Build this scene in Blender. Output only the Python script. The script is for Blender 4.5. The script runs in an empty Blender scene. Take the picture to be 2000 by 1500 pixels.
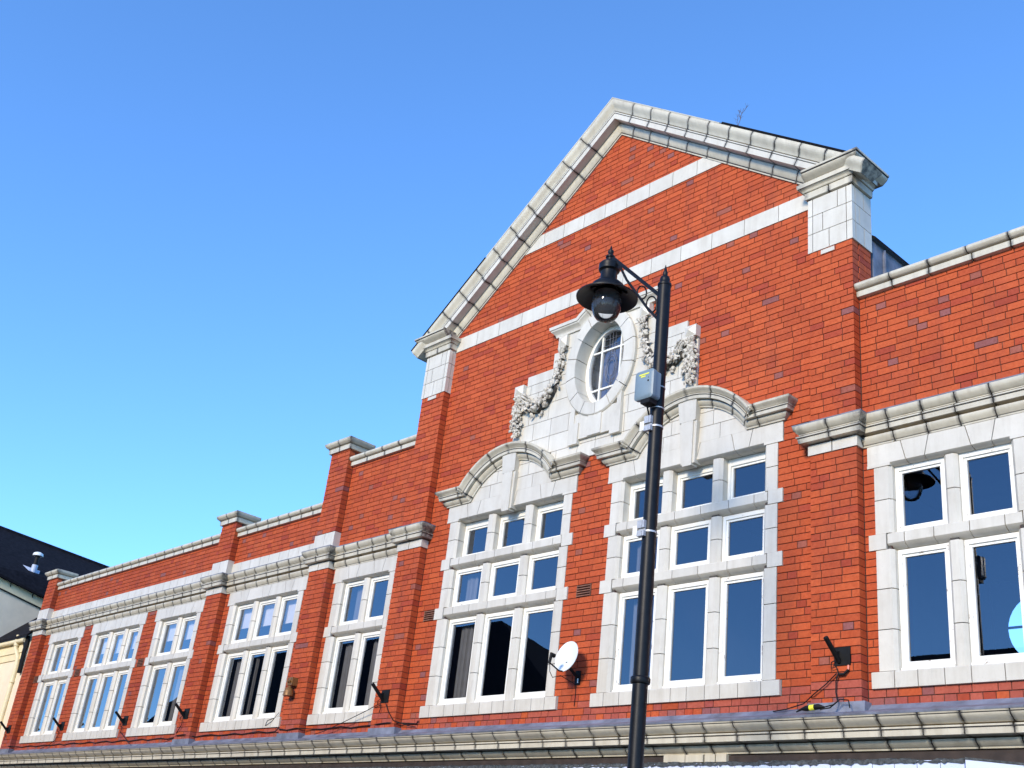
import bpy, math, random
from mathutils import Vector, Matrix
random.seed(7)
sc = bpy.context.scene
COL = sc.collection
R = math.radians
# ------------------------------------------------------------------ camera
RIGHT = Vector((0.6794711, 0.72538376, 0.11016996))
UP = Vector((0.24401903, -0.36502865, 0.898448))
FWD = Vector((-0.69193477, 0.58358589, 0.42503386))
CAMP = Vector((9.36, -9.4, 1.6))
FPX = 2207.95
cam_d = bpy.data.cameras.new('camera')
cam = bpy.data.objects.new('camera', cam_d)
COL.objects.link(cam)
cam_d.sensor_width = 36.0
cam_d.lens = FPX / 2000 * 36.0
cam_d.clip_start = 0.1
cam_d.clip_end = 3000
cam.matrix_world = Matrix(((RIGHT.x, UP.x, -FWD.x, CAMP.x), (RIGHT.y, UP.y, -FWD.y, CAMP.y), (RIGHT.z, UP.z, -FWD.z, CAMP.z), (0, 0, 0, 1)))
sc.camera = cam
# ------------------------------------------------------------------ light
SUN_EL, SUN_AZ = 22.0, 14.0           # azimuth measured from the facade normal (-y) towards +x
sdir = Vector((math.sin(R(SUN_AZ)) * math.cos(R(SUN_EL)), -math.cos(R(SUN_AZ)) * math.cos(R(SUN_EL)), math.sin(R(SUN_EL))))
w = bpy.data.worlds.new('World'); sc.world = w; w.use_nodes = True
nt = w.node_tree; bg = nt.nodes['Background']
sky = nt.nodes.new('ShaderNodeTexSky'); sky.sky_type = 'NISHITA'; sky.sun_disc = False
sky.sun_elevation = R(SUN_EL)
sky.sun_rotation = R(180 - SUN_AZ)
sky.altitude = 5000; sky.air_density = 1.5; sky.dust_density = 0.0; sky.ozone_density = 6.0
hs = nt.nodes.new('ShaderNodeHueSaturation'); hs.inputs['Saturation'].default_value = 1.05; hs.inputs['Hue'].default_value = 0.5
nt.links.new(sky.outputs[0], hs.inputs['Color']); nt.links.new(hs.outputs[0], bg.inputs['Color'])
bg.inputs['Strength'].default_value = 0.15
sl = bpy.data.lights.new('sun', 'SUN'); sl.energy = 1.45; sl.angle = R(12); sl.color = (1.0, 0.86, 0.66)
so = bpy.data.objects.new('sun', sl); COL.objects.link(so)
so.rotation_euler = sdir.to_track_quat('Z', 'Y').to_euler()
so.location = (20, -30, 30)
sc.view_settings.view_transform = 'Standard'; sc.view_settings.look = 'None'
sc.view_settings.exposure = 1.53; sc.view_settings.gamma = 1.0
sc.view_settings.use_curve_mapping = False
sc.render.engine = 'CYCLES'
sc.cycles.max_bounces = 8; sc.cycles.transparent_max_bounces = 16

# ------------------------------------------------------------------ materials
class NB:
    def __init__(self, name):
        self.m = bpy.data.materials.new(name); self.m.use_nodes = True
        self.t = self.m.node_tree; self.b = self.t.nodes['Principled BSDF']
    def n(self, typ, **kw):
        nd = self.t.nodes.new(typ)
        for k, v in kw.items():
            if k.startswith('i_'):
                key = k[2:]; key = int(key) if key.isdigit() else key.replace('_', ' ')
                nd.inputs[key].default_value = v
            else: setattr(nd, k, v)
        return nd
    def l(self, a, b): self.t.links.new(a, b)
    def mix(self, fac, a, b, typ='MIX'):
        nd = self.n('ShaderNodeMix', data_type='RGBA', blend_type=typ)
        for v, s in ((fac, nd.inputs[0]), (a, nd.inputs[6]), (b, nd.inputs[7])):
            if isinstance(v, (int, float)): s.default_value = v
            elif isinstance(v, tuple): s.default_value = (*v[:3], 1)
            else: self.l(v, s)
        return nd.outputs[2]
    def noise(self, scale, detail=4, rough=.55, vec=None):
        nd = self.n('ShaderNodeTexNoise'); nd.inputs['Scale'].default_value = scale
        nd.inputs['Detail'].default_value = detail; nd.inputs['Roughness'].default_value = rough
        if vec is not None: self.l(vec, nd.inputs['Vector'])
        return nd.outputs['Fac']
    def ramp(self, fac, a, b, ca=(0, 0, 0), cb=(1, 1, 1)):
        nd = self.n('ShaderNodeValToRGB'); e = nd.color_ramp.elements
        e[0].position = a; e[1].position = b; e[0].color = (*ca, 1); e[1].color = (*cb, 1)
        self.l(fac, nd.inputs[0]); return nd.outputs[0]
    def pos(self, sx=1, sy=1, sz=1):
        g = self.n('ShaderNodeNewGeometry'); mp = self.n('ShaderNodeMapping')
        mp.inputs['Scale'].default_value = (sx, sy, sz); self.l(g.outputs['Position'], mp.inputs['Vector'])
        return mp.outputs[0]
    def math(self, op, a, b=0.0):
        nd = self.n('ShaderNodeMath', operation=op)
        for v, s in ((a, nd.inputs[0]), (b, nd.inputs[1])):
            if isinstance(v, (int, float)): s.default_value = v
            else: self.l(v, s)
        return nd.outputs[0]
    def bump(self, h, strength=.2, dist=.01):
        nd = self.n('ShaderNodeBump'); nd.inputs['Strength'].default_value = strength; nd.inputs['Distance'].default_value = dist
        self.l(h, nd.inputs['Height']); self.l(nd.outputs[0], self.b.inputs['Normal'])
    def col(self, c):
        if isinstance(c, tuple): self.b.inputs['Base Color'].default_value = (*c[:3], 1)
        else: self.l(c, self.b.inputs['Base Color'])
    def rough(self, r): self.b.inputs['Roughness'].default_value = r

def simple(name, c, rough=.6, metal=0.0, var=.25, scale=6, bump=.1, spec=.5):
    k = NB(name)
    f = k.noise(scale, 5, .6, k.pos())
    dark = tuple(x * (1 - var) for x in c); lite = tuple(min(1, x * (1 + var)) for x in c)
    k.col(k.mix(k.ramp(f, .3, .7), dark, lite)); k.rough(rough); k.b.inputs['Metallic'].default_value = metal; k.b.inputs['Specular IOR Level'].default_value = spec
    if bump: k.bump(k.noise(scale * 12, 3, .5, k.pos()), bump, .004)
    return k.m

def stone_mat(name, base, dirt, amount, sootcol=(.02, .02, .022)):
    k = NB(name)
    oi = k.n('ShaderNodeObjectInfo')
    tint = k.mix(oi.outputs['Random'], tuple(x * .93 for x in base), tuple(min(1, x * 1.04) for x in base))
    # vertical rain streaks plus blotches
    st = k.ramp(k.noise(1.0, 6, .65, k.pos(9, 9, .9)), .45, .72)
    bl = k.ramp(k.noise(2.3, 6, .7, k.pos()), .4, .75)
    f = k.math('MULTIPLY', k.math('ADD', k.math('MULTIPLY', st, .6), k.math('MULTIPLY', bl, .7)), amount)
    c = k.mix(f, tint, dirt)
    at = k.n('ShaderNodeAttribute', attribute_name='soot')
    nz = k.noise(14, 5, .7, k.pos())
    sf = k.math('MULTIPLY', at.outputs['Fac'], k.ramp(nz, .28, .62))
    c = k.mix(sf, c, sootcol)
    gr = k.ramp(k.noise(5.5, 7, .75, k.pos(1, 1, .45)), .58, .74)
    c = k.mix(k.math('MULTIPLY', gr, .30 * amount + .06), c, (.16, .135, .10))
    sp = k.ramp(k.noise(55, 2, .5, k.pos()), .70, .76)
    c = k.mix(k.math('MULTIPLY', sp, .25 * amount + .03), c, (.12, .11, .10))
    k.col(c); k.rough(.38)
    k.bump(k.noise(26, 4, .55, k.pos()), .10, .006)
    return k.m
STONE = stone_mat('white_faience', (.625, .582, .49), (.38, .33, .245), .50)
STONED = stone_mat('weathered_faience', (.60, .545, .42), (.25, .205, .14), .45)
k = NB('stained_carving')
c = k.mix(k.ramp(k.noise(21, 5, .7, k.pos()), .46, .68), (.56, .51, .42), (.13, .10, .07))
k.col(c); k.rough(.5); CARVED = k.m
SOOT_SHADE = simple('soot_shade_joint', (.035, .032, .03), .9, 0, .4, 20, 0)  # soot in the joints, also the painted shadow strip below the cream fascia
JOINT = simple('grey_joint', (.06, .054, .048), .9, 0, .4, 20, 0)
CREVICE = simple('crevice_shade', (.06, .05, .038), .8, 0, .5, 20, .2)  # dark colour standing in for shade in the garland gaps
LEAD = simple('lead_sheet', (.15, .16, .20), .55, .0, .45, 5, .3)

def brick_mat(name, from_object):
    k = NB(name)
    if from_object:
        cc = k.n('ShaderNodeObjectInfo').outputs['Color']
    else:
        cc = k.n('ShaderNodeAttribute', attribute_name='tone').outputs['Color']
    n1 = k.noise(30, 5, .65, k.pos())
    c = k.mix(k.ramp(n1, .3, .75), cc, k.mix(1.0, cc, (.72, .62, .60), 'MULTIPLY'))
    # long soot and damp stains running over many bricks
    st = k.ramp(k.noise(1.0, 6, .65, k.pos(3.2, 3.2, .55)), .50, .78)
    c = k.mix(k.math('MULTIPLY', st, .52), c, (.21, .052, .036))
    pt = k.ramp(k.noise(.9, 4, .6, k.pos()), .55, .8)
    c = k.mix(k.math('MULTIPLY', pt, .25), c, (.50, .16, .07))
    k.col(c); k.rough(.65); k.b.inputs['Specular IOR Level'].default_value = .12
    k.bump(k.noise(70, 4, .6, k.pos()), .25, .004)
    return k.m
BRICK = brick_mat('red_brick_single', True)
BRICKS = brick_mat('red_brick', False)
k = NB('mortar')
c = k.mix(k.ramp(k.noise(.8, 4, .6, k.pos()), .60, .72), (.070, .034, .026), (.26, .16, .12))
k.col(c); k.rough(.95); MORTAR = k.m
PAINT = simple('cream_window_paint', (.80, .78, .70), .45, 0, .08, 9, .15)
k = NB('flaking_window_paint')
fl = k.ramp(k.noise(9, 6, .75, k.pos()), .60, .66)
k.col(k.mix(fl, (.80, .78, .71), (.30, .24, .18))); k.rough(.5); k.bump(fl, .4, .003); PAINTF = k.m
k = NB('window_glass')
out = k.t.nodes['Material Output']
fr = k.n('ShaderNodeFresnel'); fr.inputs['IOR'].default_value = 1.5
tr = k.n('ShaderNodeBsdfTransparent'); tr.inputs[0].default_value = (.84, .83, .85, 1)
gl = k.n('ShaderNodeBsdfGlossy'); gl.inputs['Roughness'].default_value = .0; gl.inputs[0].default_value = (.80, .86, .95, 1)
bm = k.n('ShaderNodeBump'); bm.inputs['Strength'].default_value = .02; bm.inputs['Distance'].default_value = .02
k.l(k.noise(2.2, 1, .4, k.pos()), bm.inputs['Height']); k.l(bm.outputs[0], gl.inputs['Normal'])
mx = k.n('ShaderNodeMixShader'); k.l(k.math('DIVIDE', k.math('MULTIPLY', fr.outputs[0], 3.2), k.math('ADD', k.math('MULTIPLY', fr.outputs[0], 2.0), 1.0)), mx.inputs[0]); k.l(tr.outputs[0], mx.inputs[1]); k.l(gl.outputs[0], mx.inputs[2])
k.l(mx.outputs[0], out.inputs['Surface']); GLASS = k.m
k = NB('globe_plastic')
out = k.t.nodes['Material Output']
lw = k.n('ShaderNodeFresnel'); lw.inputs['IOR'].default_value = 1.35
tr = k.n('ShaderNodeBsdfTransparent'); tr.inputs[0].default_value = (.93, .94, .96, 1)
gl = k.n('ShaderNodeBsdfGlossy'); gl.inputs['Roughness'].default_value = .04
df = k.n('ShaderNodeBsdfDiffuse'); df.inputs[0].default_value = (.55, .55, .55, 1)
m1 = k.n('ShaderNodeMixShader'); m1.inputs[0].default_value = .06; k.l(tr.outputs[0], m1.inputs[1]); k.l(df.outputs[0], m1.inputs[2])
m2 = k.n('ShaderNodeMixShader'); k.l(lw.outputs[0], m2.inputs[0]); k.l(m1.outputs[0], m2.inputs[1]); k.l(gl.outputs[0], m2.inputs[2])
k.l(m2.outputs[0], out.inputs['Surface']); GLOBE = k.m
BLACK = simple('black_gloss_paint', (.006, .006, .007), .42, 0, .5, 12, .2, .22)
BLACKM = simple('black_matt', (.008, .008, .008), .6, 0, .4, 12, .1, .2)
ROOM = simple('dim_room', (.05, .048, .045), .9, 0, .2, 2, 0)
PLASTER = simple('plaster_reveal', (.40, .41, .40), .8, 0, .06, 5, .05)
BLIND = simple('roller_blind', (.74, .76, .76), .8, 0, .04, 5, .03)
SLATE = simple('dark_slate', (.012, .011, .013), .8, 0, .5, 9, .3, .08)
FELT = simple('roofing_felt', (.008, .008, .009), .9, 0, .4, 14, .3, .05)
CREAM = simple('cream_render', (.78, .66, .47), .8, 0, .07, 3, .15)
CREAMT = simple('cream_trim', (.78, .66, .40), .6, 0, .08, 4, .1)
GREYBOX = simple('grey_cabinet_plastic', (.17, .23, .27), .45, 0, .08, 6, .04)
YELLOW = simple('yellow_print', (.80, .78, .05), .5, 0, .05, 6, 0)
STEEL = simple('galvanised_steel', (.50, .50, .50), .5, .4, .2, 30, .1)
DISHW = simple('dish_paint', (.74, .76, .73), .4, 0, .04, 9, .02)
BRASS = simple('weathered_brass', (.22, .105, .03), .5, .3, .5, 30, .2)
TERRA = simple('terracotta_vent', (.20, .085, .05), .8, 0, .4, 20, .2)
BOARD = simple('pale_blue_sign_board', (.60, .66, .82), .45, 0, .05, 3, .03)
MOSS = simple('mossy_lead', (.055, .06, .06), .9, 0, .7, 30, .5)
GAPFILL = simple('dark_brown_fill', (.035, .024, .02), .8, 0, .4, 8, .2)
TWIG = simple('dry_twig', (.10, .07, .05), .9, 0, .3, 20, 0)
ASPH = simple('asphalt', (.05, .05, .052), .9, 0, .3, 3, .3)
PAVE = simple('paving', (.15, .145, .135), .85, 0, .2, 2, .2)
HOUSEW = simple('shaded_brick_house', (.20, .09, .06), .9, 0, .3, 3, .1)
SHOPG = simple('shop_dark', (.04, .04, .045), .3, 0, .2, 2, 0)
FLUE = simple('pale_flue_metal', (.42, .46, .54), .5, 0, .1, 9, 0)
ORANGE = simple('pale_red_plug', (.75, .22, .14), .5, 0, .05, 9, 0)

# ------------------------------------------------------------------ mesh helpers
def empty(name, loc=(0, 0, 0), label=None, cat=None, group=None):
    o = bpy.data.objects.new(name, None); COL.objects.link(o); o.location = loc
    tag(o, label, cat, group); return o
def tag(o, label=None, cat=None, group=None, kind=None):
    if label: o['label'] = label
    if cat: o['category'] = cat
    if group: o['group'] = group
    if kind: o['kind'] = kind
    return o
class MB:
    def __init__(s): s.v = []; s.f = []; s.m = []; s.soot = {}
    def add(s, vs, fs, mi=0, soot=None):
        b = len(s.v); s.v += [tuple(p) for p in vs]
        for f in fs: s.f.append(tuple(b + i for i in f)); s.m.append(mi)
        if soot:
            for i, q in enumerate(soot): s.soot[b + i] = q
    def box(s, x0, x1, y0, y1, z0, z1, mi=0):
        s.add([(x0, y0, z0), (x1, y0, z0), (x1, y1, z0), (x0, y1, z0), (x0, y0, z1), (x1, y0, z1), (x1, y1, z1), (x0, y1, z1)],
              [(0, 3, 2, 1), (4, 5, 6, 7), (0, 1, 5, 4), (1, 2, 6, 5), (2, 3, 7, 6), (3, 0, 4, 7)], mi)
    def rings(s, rings, mi=0, soots=None, cap=True, close=True):
        n = len(rings[0]); vs = [p for r in rings for p in r]; fs = []
        for i in range(len(rings) - 1):
            for j in range(n if close else n - 1):
                k2 = (j + 1) % n
                fs.append((i * n + j, i * n + k2, (i + 1) * n + k2, (i + 1) * n + j))
        if cap and close:
            fs.append(tuple(range(n))[::-1]); fs.append(tuple((len(rings) - 1) * n + j for j in range(n)))
        so_ = None
        if soots: so_ = [q for q in soots for _ in range(n)]
        s.add(vs, fs, mi, so_)
    def prism(s, poly, f0, f1, mi=0):
        s.rings([[f0(p) for p in poly], [f1(p) for p in poly]], mi)
    def tube(s, pts, r, n=8, mi=0, cap=True):
        pts = [Vector(p) for p in pts]; rs = r if isinstance(r, (list, tuple)) else [r] * len(pts)
        rings = []; prev = None
        for i, p in enumerate(pts):
            d = (pts[min(i + 1, len(pts) - 1)] - pts[max(i - 1, 0)])
            if d.length < 1e-9: d = Vector((0, 0, 1))
            d.normalize()
            a = prev if prev is not None else (Vector((0, 0, 1)) if abs(d.z) < .9 else Vector((1, 0, 0)))
            u = (a - d * a.dot(d)).normalized(); prev = u; v = d.cross(u)
            rings.append([p + (u * math.cos(2 * math.pi * j / n) + v * math.sin(2 * math.pi * j / n)) * rs[i] for j in range(n)])
        s.rings(rings, mi, cap=cap)
    def lathe(s, prof, c, n=24, mi=0, cap=True):
        rings = [[(c[0] + max(r, .0005) * math.cos(2 * math.pi * j / n), c[1] + max(r, .0005) * math.sin(2 * math.pi * j / n), c[2] + z) for j in range(n)] for r, z in prof]
        s.rings(rings, mi, cap=cap)
    def build(s, name, mats, parent=None, smooth=None, recalc=True):
        me = bpy.data.meshes.new(name); me.from_pydata(s.v, [], s.f); 
        if not isinstance(mats, (list, tuple)): mats = [mats]
        for m in mats: me.materials.append(m)
        if len(mats) > 1: me.polygons.foreach_set('material_index', s.m)
        if s.soot:
            a = me.attributes.new('soot', 'FLOAT', 'POINT')
            a.data.foreach_set('value', [s.soot.get(i, 0.0) for i in range(len(s.v))])
        me.update()
        if recalc:
            import bmesh
            b = bmesh.new(); b.from_mesh(me); bmesh.ops.recalc_face_normals(b, faces=b.faces); b.to_mesh(me); b.free()
        if smooth is not None:
            me.shade_smooth(); me.set_sharp_from_angle(angle=R(smooth))
        o = bpy.data.objects.new(name, me); COL.objects.link(o)
        if parent: o.parent = parent
        return o

GAP = .014
def path_frames(path, side):
    """per segment dir + normal; side=+1 left normal, -1 right normal"""
    segs = []
    for a, b in zip(path[:-1], path[1:]):
        d = Vector((b[0] - a[0], b[1] - a[1])); L = d.length; d.normalize()
        n = Vector((-d.y, d.x)) * side; segs.append((Vector(a), d, n, L))
    return segs
def ring_at(path, segs, s, side):
    acc = 0
    for i, (a, d, n, L) in enumerate(segs):
        if s <= acc + L + 1e-7:
            t = s - acc; p = a + d * t
            nn = n
            if t < 1e-5 and i > 0: nn = miter(segs[i - 1][2], n)
            elif t > L - 1e-5 and i < len(segs) - 1: nn = miter(n, segs[i + 1][2])
            return p, nn, d
        acc += L
    a, d, n, L = segs[-1]
    return a + d * L, n, d
def miter(n1, n2):
    b = (n1 + n2); return b / max(.2, (1 + n1.dot(n2)))
def emb_xz(p, n, d, a, b):        # wall-plane path: a = along normal in the wall plane, b = projection
    return Vector((p.x + n.x * a, -b, p.y + n.y * a))
def emb_plan(p, n, d, a, b):      # plan path: a = height, b = projection
    return Vector((p.x + n.x * b, p.y + n.y * b, a))
def sweep_block(mb, prof, path, segs, side, emb, s0, s1, end0=None, end1=None, soot=True, step=None, mi=0):
    ss = [s0, s1]
    acc = 0
    for a, d, n, L in segs[:-1]:
        acc += L
        if s0 + 1e-4 < acc < s1 - 1e-4: ss.append(acc)
    if soot and s1 - s0 > .12: ss += [s0 + .03, s1 - .03]
    ss = sorted(set(round(q, 6) for q in ss))
    rings = []; so_ = []
    for q in ss:
        p, n, d = ring_at(path, segs, q, side)
        r = [emb(p, n, d, a, b) for a, b in prof]
        if q == ss[0] and end0 == 'ret':
            dd = d if emb is emb_xz else None
            r1 = [Vector((v.x - d.x * b, v.y, v.z - d.y * b)) for v, (a, b) in zip(r, prof)]
            rings.append([Vector((v.x, .02, v.z)) for v in r1]); so_.append(.3); rings.append(r1)
        elif q == ss[-1] and end1 == 'ret':
            r1 = [Vector((v.x + d.x * b, v.y, v.z + d.y * b)) for v, (a, b) in zip(r, prof)]
            rings.append(r1); so_.append(.3); rings.append([Vector((v.x, .02, v.z)) for v in r1])
        else: rings.append(r)
        e = 1.0 if (q - s0 < 1e-5 or s1 - q < 1e-5) else 0.0
        so_.append(e * .9 if soot else 0.0)
    mb.rings(rings, mi, so_ if soot else None)
def shrink(prof, k=.016):
    ca = sum(a for a, b in prof) / len(prof); cb = sum(b for a, b in prof) / len(prof)
    ea = max(abs(a - ca) for a, b in prof); eb = max(abs(b - cb) for a, b in prof)
    return [(ca + (a - ca) * (1 - k / ea), cb + (b - cb) * (1 - k / eb)) for a, b in prof]
def sweep_run(parent, name, prof, path, side, emb, blen, mat, ends=(None, None), core=None, soot=True, jit=.06, gap=GAP, cuts=None, s_range=None, smooth=32):
    segs = path_frames(path, side); tot = sum(q[3] for q in segs)
    a0, a1 = s_range or (0, tot)
    if cuts is None:
        cuts = [a0]
        corner = []; acc = 0
        for sg in segs[:-1]:
            acc += sg[3]; corner.append(acc)
        corner = [q for q in corner if a0 < q < a1] if emb is emb_plan else []
        marks = [a0] + corner + [a1]; cuts = []
        for m0, m1 in zip(marks[:-1], marks[1:]):
            nb = max(1, round((m1 - m0) / blen)); L = (m1 - m0) / nb
            for i in range(nb): cuts.append(m0 + i * L + (random.uniform(-jit, jit) * L if i else 0))
        cuts.append(a1)
    out = []
    for i, (q0, q1) in enumerate(zip(cuts[:-1], cuts[1:])):
        mb = MB(); g0 = gap / 2 if i else 0; g1 = gap / 2 if i < len(cuts) - 2 else 0
        if q1 - q0 < 2.2 * gap: continue
        # blocks on a plan corner keep the mitre
        cset = []
        acc = 0
        for sg in segs[:-1]:
            acc += sg[3]; cset.append(acc)
        if any(abs(q0 - c_) < 1e-6 for c_ in cset): g0 = 0
        if any(abs(q1 - c_) < 1e-6 for c_ in cset): g1 = 0
        sweep_block(mb, prof, path, segs, side, emb, q0 + g0, q1 - g1, ends[0] if i == 0 else None, ends[1] if i == len(cuts) - 2 else None, soot)
        out.append(mb.build(name, mat, parent, smooth))
    if core is not None:
        e = .012
        sweep_block(core, shrink(prof), path, segs, side, emb, a0 + e, a1 - e, ends[0], ends[1], False)
    return out
def arc(cx, cz, r, a0, a1, n, ry=None):
    ry = ry or r
    return [(cx + r * math.cos(R(a0 + (a1 - a0) * i / n)), cz + ry * math.sin(R(a0 + (a1 - a0) * i / n))) for i in range(n + 1)]

CO = .0767                       # brick course
PJ = .112                        # pilaster projection
def ray_px(P):
    v = Vector(P) - CAMP; z = v.dot(FWD)
    if z <= 0: return None
    return 1000 + FPX * v.dot(RIGHT) / z, 750 - FPX * v.dot(UP) / z

# ------------------------------------------------------------------ setting
g = MB(); g.add([(-400, -400, 0), (400, -400, 0), (400, 400, 0), (-400, 400, 0)], [(0, 1, 2, 3)])
tag(g.build('ground', PAVE), kind='structure')
g = MB(); g.box(-120, 120, -11, -4.2, -.2, .004)
tag(g.build('road', ASPH), kind='structure')
for nm, a, b in (('pavement', -4.2, -.02), ('pavement', -13, -11)):
    g = MB(); g.box(-120, 120, a, b, -.2, .12); tag(g.build(nm, PAVE), kind='structure')

# ------------------------------------------------------------------ the brick building
B = empty('brick_building', (0, 0, 0), 'long red brick building with white stone trim and tall central gable', 'building')
WINGW = [(-16.70, -14.85, 2), (-14.43, -11.92, 3), (-11.51, -9.62, 2), (-8.73, -6.24, 3), (-5.48, -3.80, 2), (3.80, 5.48, 2)]
GABW = [(-2.81, -.27, 3), (.27, 2.81, 3)]
Z_S0, Z_S1 = 50 * CO, 52 * CO
Z_T0, Z_T1 = 67 * CO, 69 * CO
Z_U0, Z_U1 = 76 * CO, 78 * CO
Z_L0, Z_L1 = 78 * CO, 81 * CO
Z_G0, Z_G1 = 85 * CO, 88 * CO
PIL = [(-17.52, -16.98), (-9.41, -8.87), (-6.07, -5.53), (-3.75, -3.21), (3.21, 3.75), (5.84, 6.38)]
XL, XR = -17.52, 9.0
RAKE = .735; APX = 11.97
def rake_z(x): return APX - RAKE * abs(x)
AR_C, AR_Z, AR_R = 1.54, 6.264, .936

# --- solid wall behind the bricks, with the window openings left open
core = MB()
def wall_rect(x0, x1, z0, z1, holes, y0=.010, y1=.34):
    xs = sorted({x0, x1, *[h for q in holes for h in q[:2] if x0 < h < x1]})
    for a, b in zip(xs[:-1], xs[1:]):
        m = (a + b) / 2; hz = sorted([(q[2], q[3]) for q in holes if q[0] < m < q[1]])
        z = z0
        for h0, h1 in hz:
            if h0 > z: core.box(a, b, y0, y1, z, h0)
            z = max(z, h1)
        if z < z1: core.box(a, b, y0, y1, z, z1)
JE, JW = .07, .18                # ear, jamb width
holes = []
for x0, x1, n in WINGW: holes.append((x0 + JE + JW - .02, x1 - JE - JW + .02, Z_S1, Z_L0 + .02))
for x0, x1, n in GABW: holes.append((x0 + JE + JW - .02, x1 - JE - JW + .02, Z_S1, Z_G0 + .02))
OVC, OVA, OVB = 8.275, .43, .60
for i in range(12):              # stepped opening hidden behind the oval stone ring
    t0 = -1 + i / 6; t1 = -1 + (i + 1) / 6; tm = min(abs(t0), abs(t1)) if t0 * t1 >= 0 else 0
    hw = (OVA + .05) * math.sqrt(max(0, 1 - (tm * .98) ** 2))
    holes.append((-hw, hw, OVC + (OVB + .05) * t0, OVC + (OVB + .05) * t1))
wall_rect(XL + .02, -3.0, 3.2, 6.62, holes)
wall_rect(3.0, XR, 3.2, 6.62, holes)
wall_rect(-3.0, 3.0, 3.2, 9.3, holes)
core.box(XL + .02, -6.0, .010, .26, 6.62, 7.30)
core.box(-6.0, -3.3, .010, .26, 6.62, 7.99)
core.box(3.3, 6.2, .010, .26, 6.62, 7.99); core.box(6.2, XR, .010, .26, 6.62, 7.30)
core.prism([(-3.4, 9.3), (3.4, 9.3), (3.4, rake_z(3.4) + .1), (0, APX + .1), (-3.4, rake_z(3.4) + .1)], lambda p: (p[0], .010, p[1]), lambda p: (p[0], .30, p[1]))
core.box(-3.4, -3.0, .010, .30, 6.62, 9.3); core.box(3.0, 3.4, .010, .30, 6.62, 9.3)
for a, b in PIL:
    top = 8.66 if abs(a + b) / 2 < 4 else (8.27 if abs(a + b) / 2 < 6 else 7.55)
    core.box(a + .01, b - .01, -PJ + .010, .26, 3.45, top)
core.build('wall', MORTAR, B)
# lower wall and shop front below the cornice
m = MB(); m.box(XL, XR, .02, .3, 0, 3.2); m.build('shopfront', SHOPG, B)
# rooms behind the windows
m = MB()
for zf, zc in ((3.5, 6.9),):
    rcx, rcz, rr = 3.66, 5.40, .42        # rear wall with a round window in it
    m.box(XL + .1, rcx - .6, 4, 4.1, zf, zc); m.box(rcx + .6, XR, 4, 4.1, zf, zc)
    m.box(rcx - .6, rcx + .6, 4, 4.1, zf, rcz - .6); m.box(rcx - .6, rcx + .6, 4, 4.1, rcz + .6, zc)
    for q in range(32):
        def rim(t, r_): return (rcx + r_ * math.cos(t), 4.05, rcz + r_ * math.sin(t))
        t0, t1 = 2 * math.pi * q / 32, 2 * math.pi * (q + 1) / 32
        def sq(t):
            c_, s_ = math.cos(t), math.sin(t); k_ = .6 / max(abs(c_), abs(s_)); return (rcx + c_ * k_, 4.05, rcz + s_ * k_)
        m.add([rim(t0, rr), rim(t1, rr), sq(t1), sq(t0)], [(0, 1, 2, 3)])
    m.box(rcx - .45, rcx + .45, 4.04, 4.07, rcz + .02, rcz + .045); m.box(rcx - .20, rcx - .18, 4.04, 4.07, rcz - .45, rcz + .45); m.box(rcx + .18, rcx + .20, 4.04, 4.07, rcz - .45, rcz + .45)
    m.add([(XL + .1, .35, zf), (XR, .35, zf), (XR, 4, zf), (XL + .1, 4, zf)], [(0, 1, 2, 3)])
    m.add([(XL + .1, .35, zc), (XR, .35, zc), (XR, 4, zc), (XL + .1, 4, zc)], [(0, 1, 2, 3)])
for x in (XL + .1, -14.64, -11.7, -9.2, -5.8, -3.4, 0, 2.6, XR):
    m.box(x - .03, x + .03, .345, 4, 3.5, 6.9)
m.box(-1.6, 1.6, 2.2, 2.25, 6.95, 9.4); m.box(-1.6, -1.55, .35, 2.2, 6.95, 9.4); m.box(1.55, 1.6, .35, 2.2, 6.95, 9.4); m.box(-1.6, 1.6, .35, 2.2, 9.4, 9.45)
m.build('room_interior', ROOM, B)

# --- bricks
rects = []    # exclusion rectangles on the wall plane
for x0, x1, n in WINGW:
    rects += [(x0 + JE, x1 - JE, Z_S0, Z_L1), (x0, x1, Z_S0, Z_S1), (x0, x1, Z_T0, Z_T1), (x0, x1, Z_L0, Z_L1)]
for x0, x1, n in GABW:
    rects += [(x0 + JE, x1 - JE, Z_S0, Z_G1), (x0, x1, Z_S0, Z_S1), (x0, x1, Z_T0, Z_T1), (x0, x1, Z_U0, Z_U1), (x0, x1, Z_G0, Z_G1)]
BAND1 = (138.4 * CO, 141.4 * CO); BAND2 = (122 * CO, 125 * CO)
rects += [(-9, 9, *BAND1), (-3.3, 3.3, *BAND2)]
PANEL = [(1.60, 7.40, 8.30), (1.42, 8.30, 8.43), (.93, 8.43, 8.65), (.82, 8.65, 8.88)]
rects += [(-1.60, 1.60, 96 * CO, 108 * CO), (-1.42, 1.42, 108 * CO, 110 * CO), (-.93, .93, 110 * CO, 113 * CO), (-.82, .82, 113 * CO, 116 * CO), (-.55, .55, 116 * CO, 118 * CO)]
VENTS = [(-16.85, 68 * CO), (-14.64, 68 * CO), (-11.715, 68 * CO), (-2.93, 68 * CO), (.0, 68 * CO)]
for vx, vz in VENTS: rects.append((vx - .120, vx + .120, 67 * CO, 69 * CO))
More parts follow.
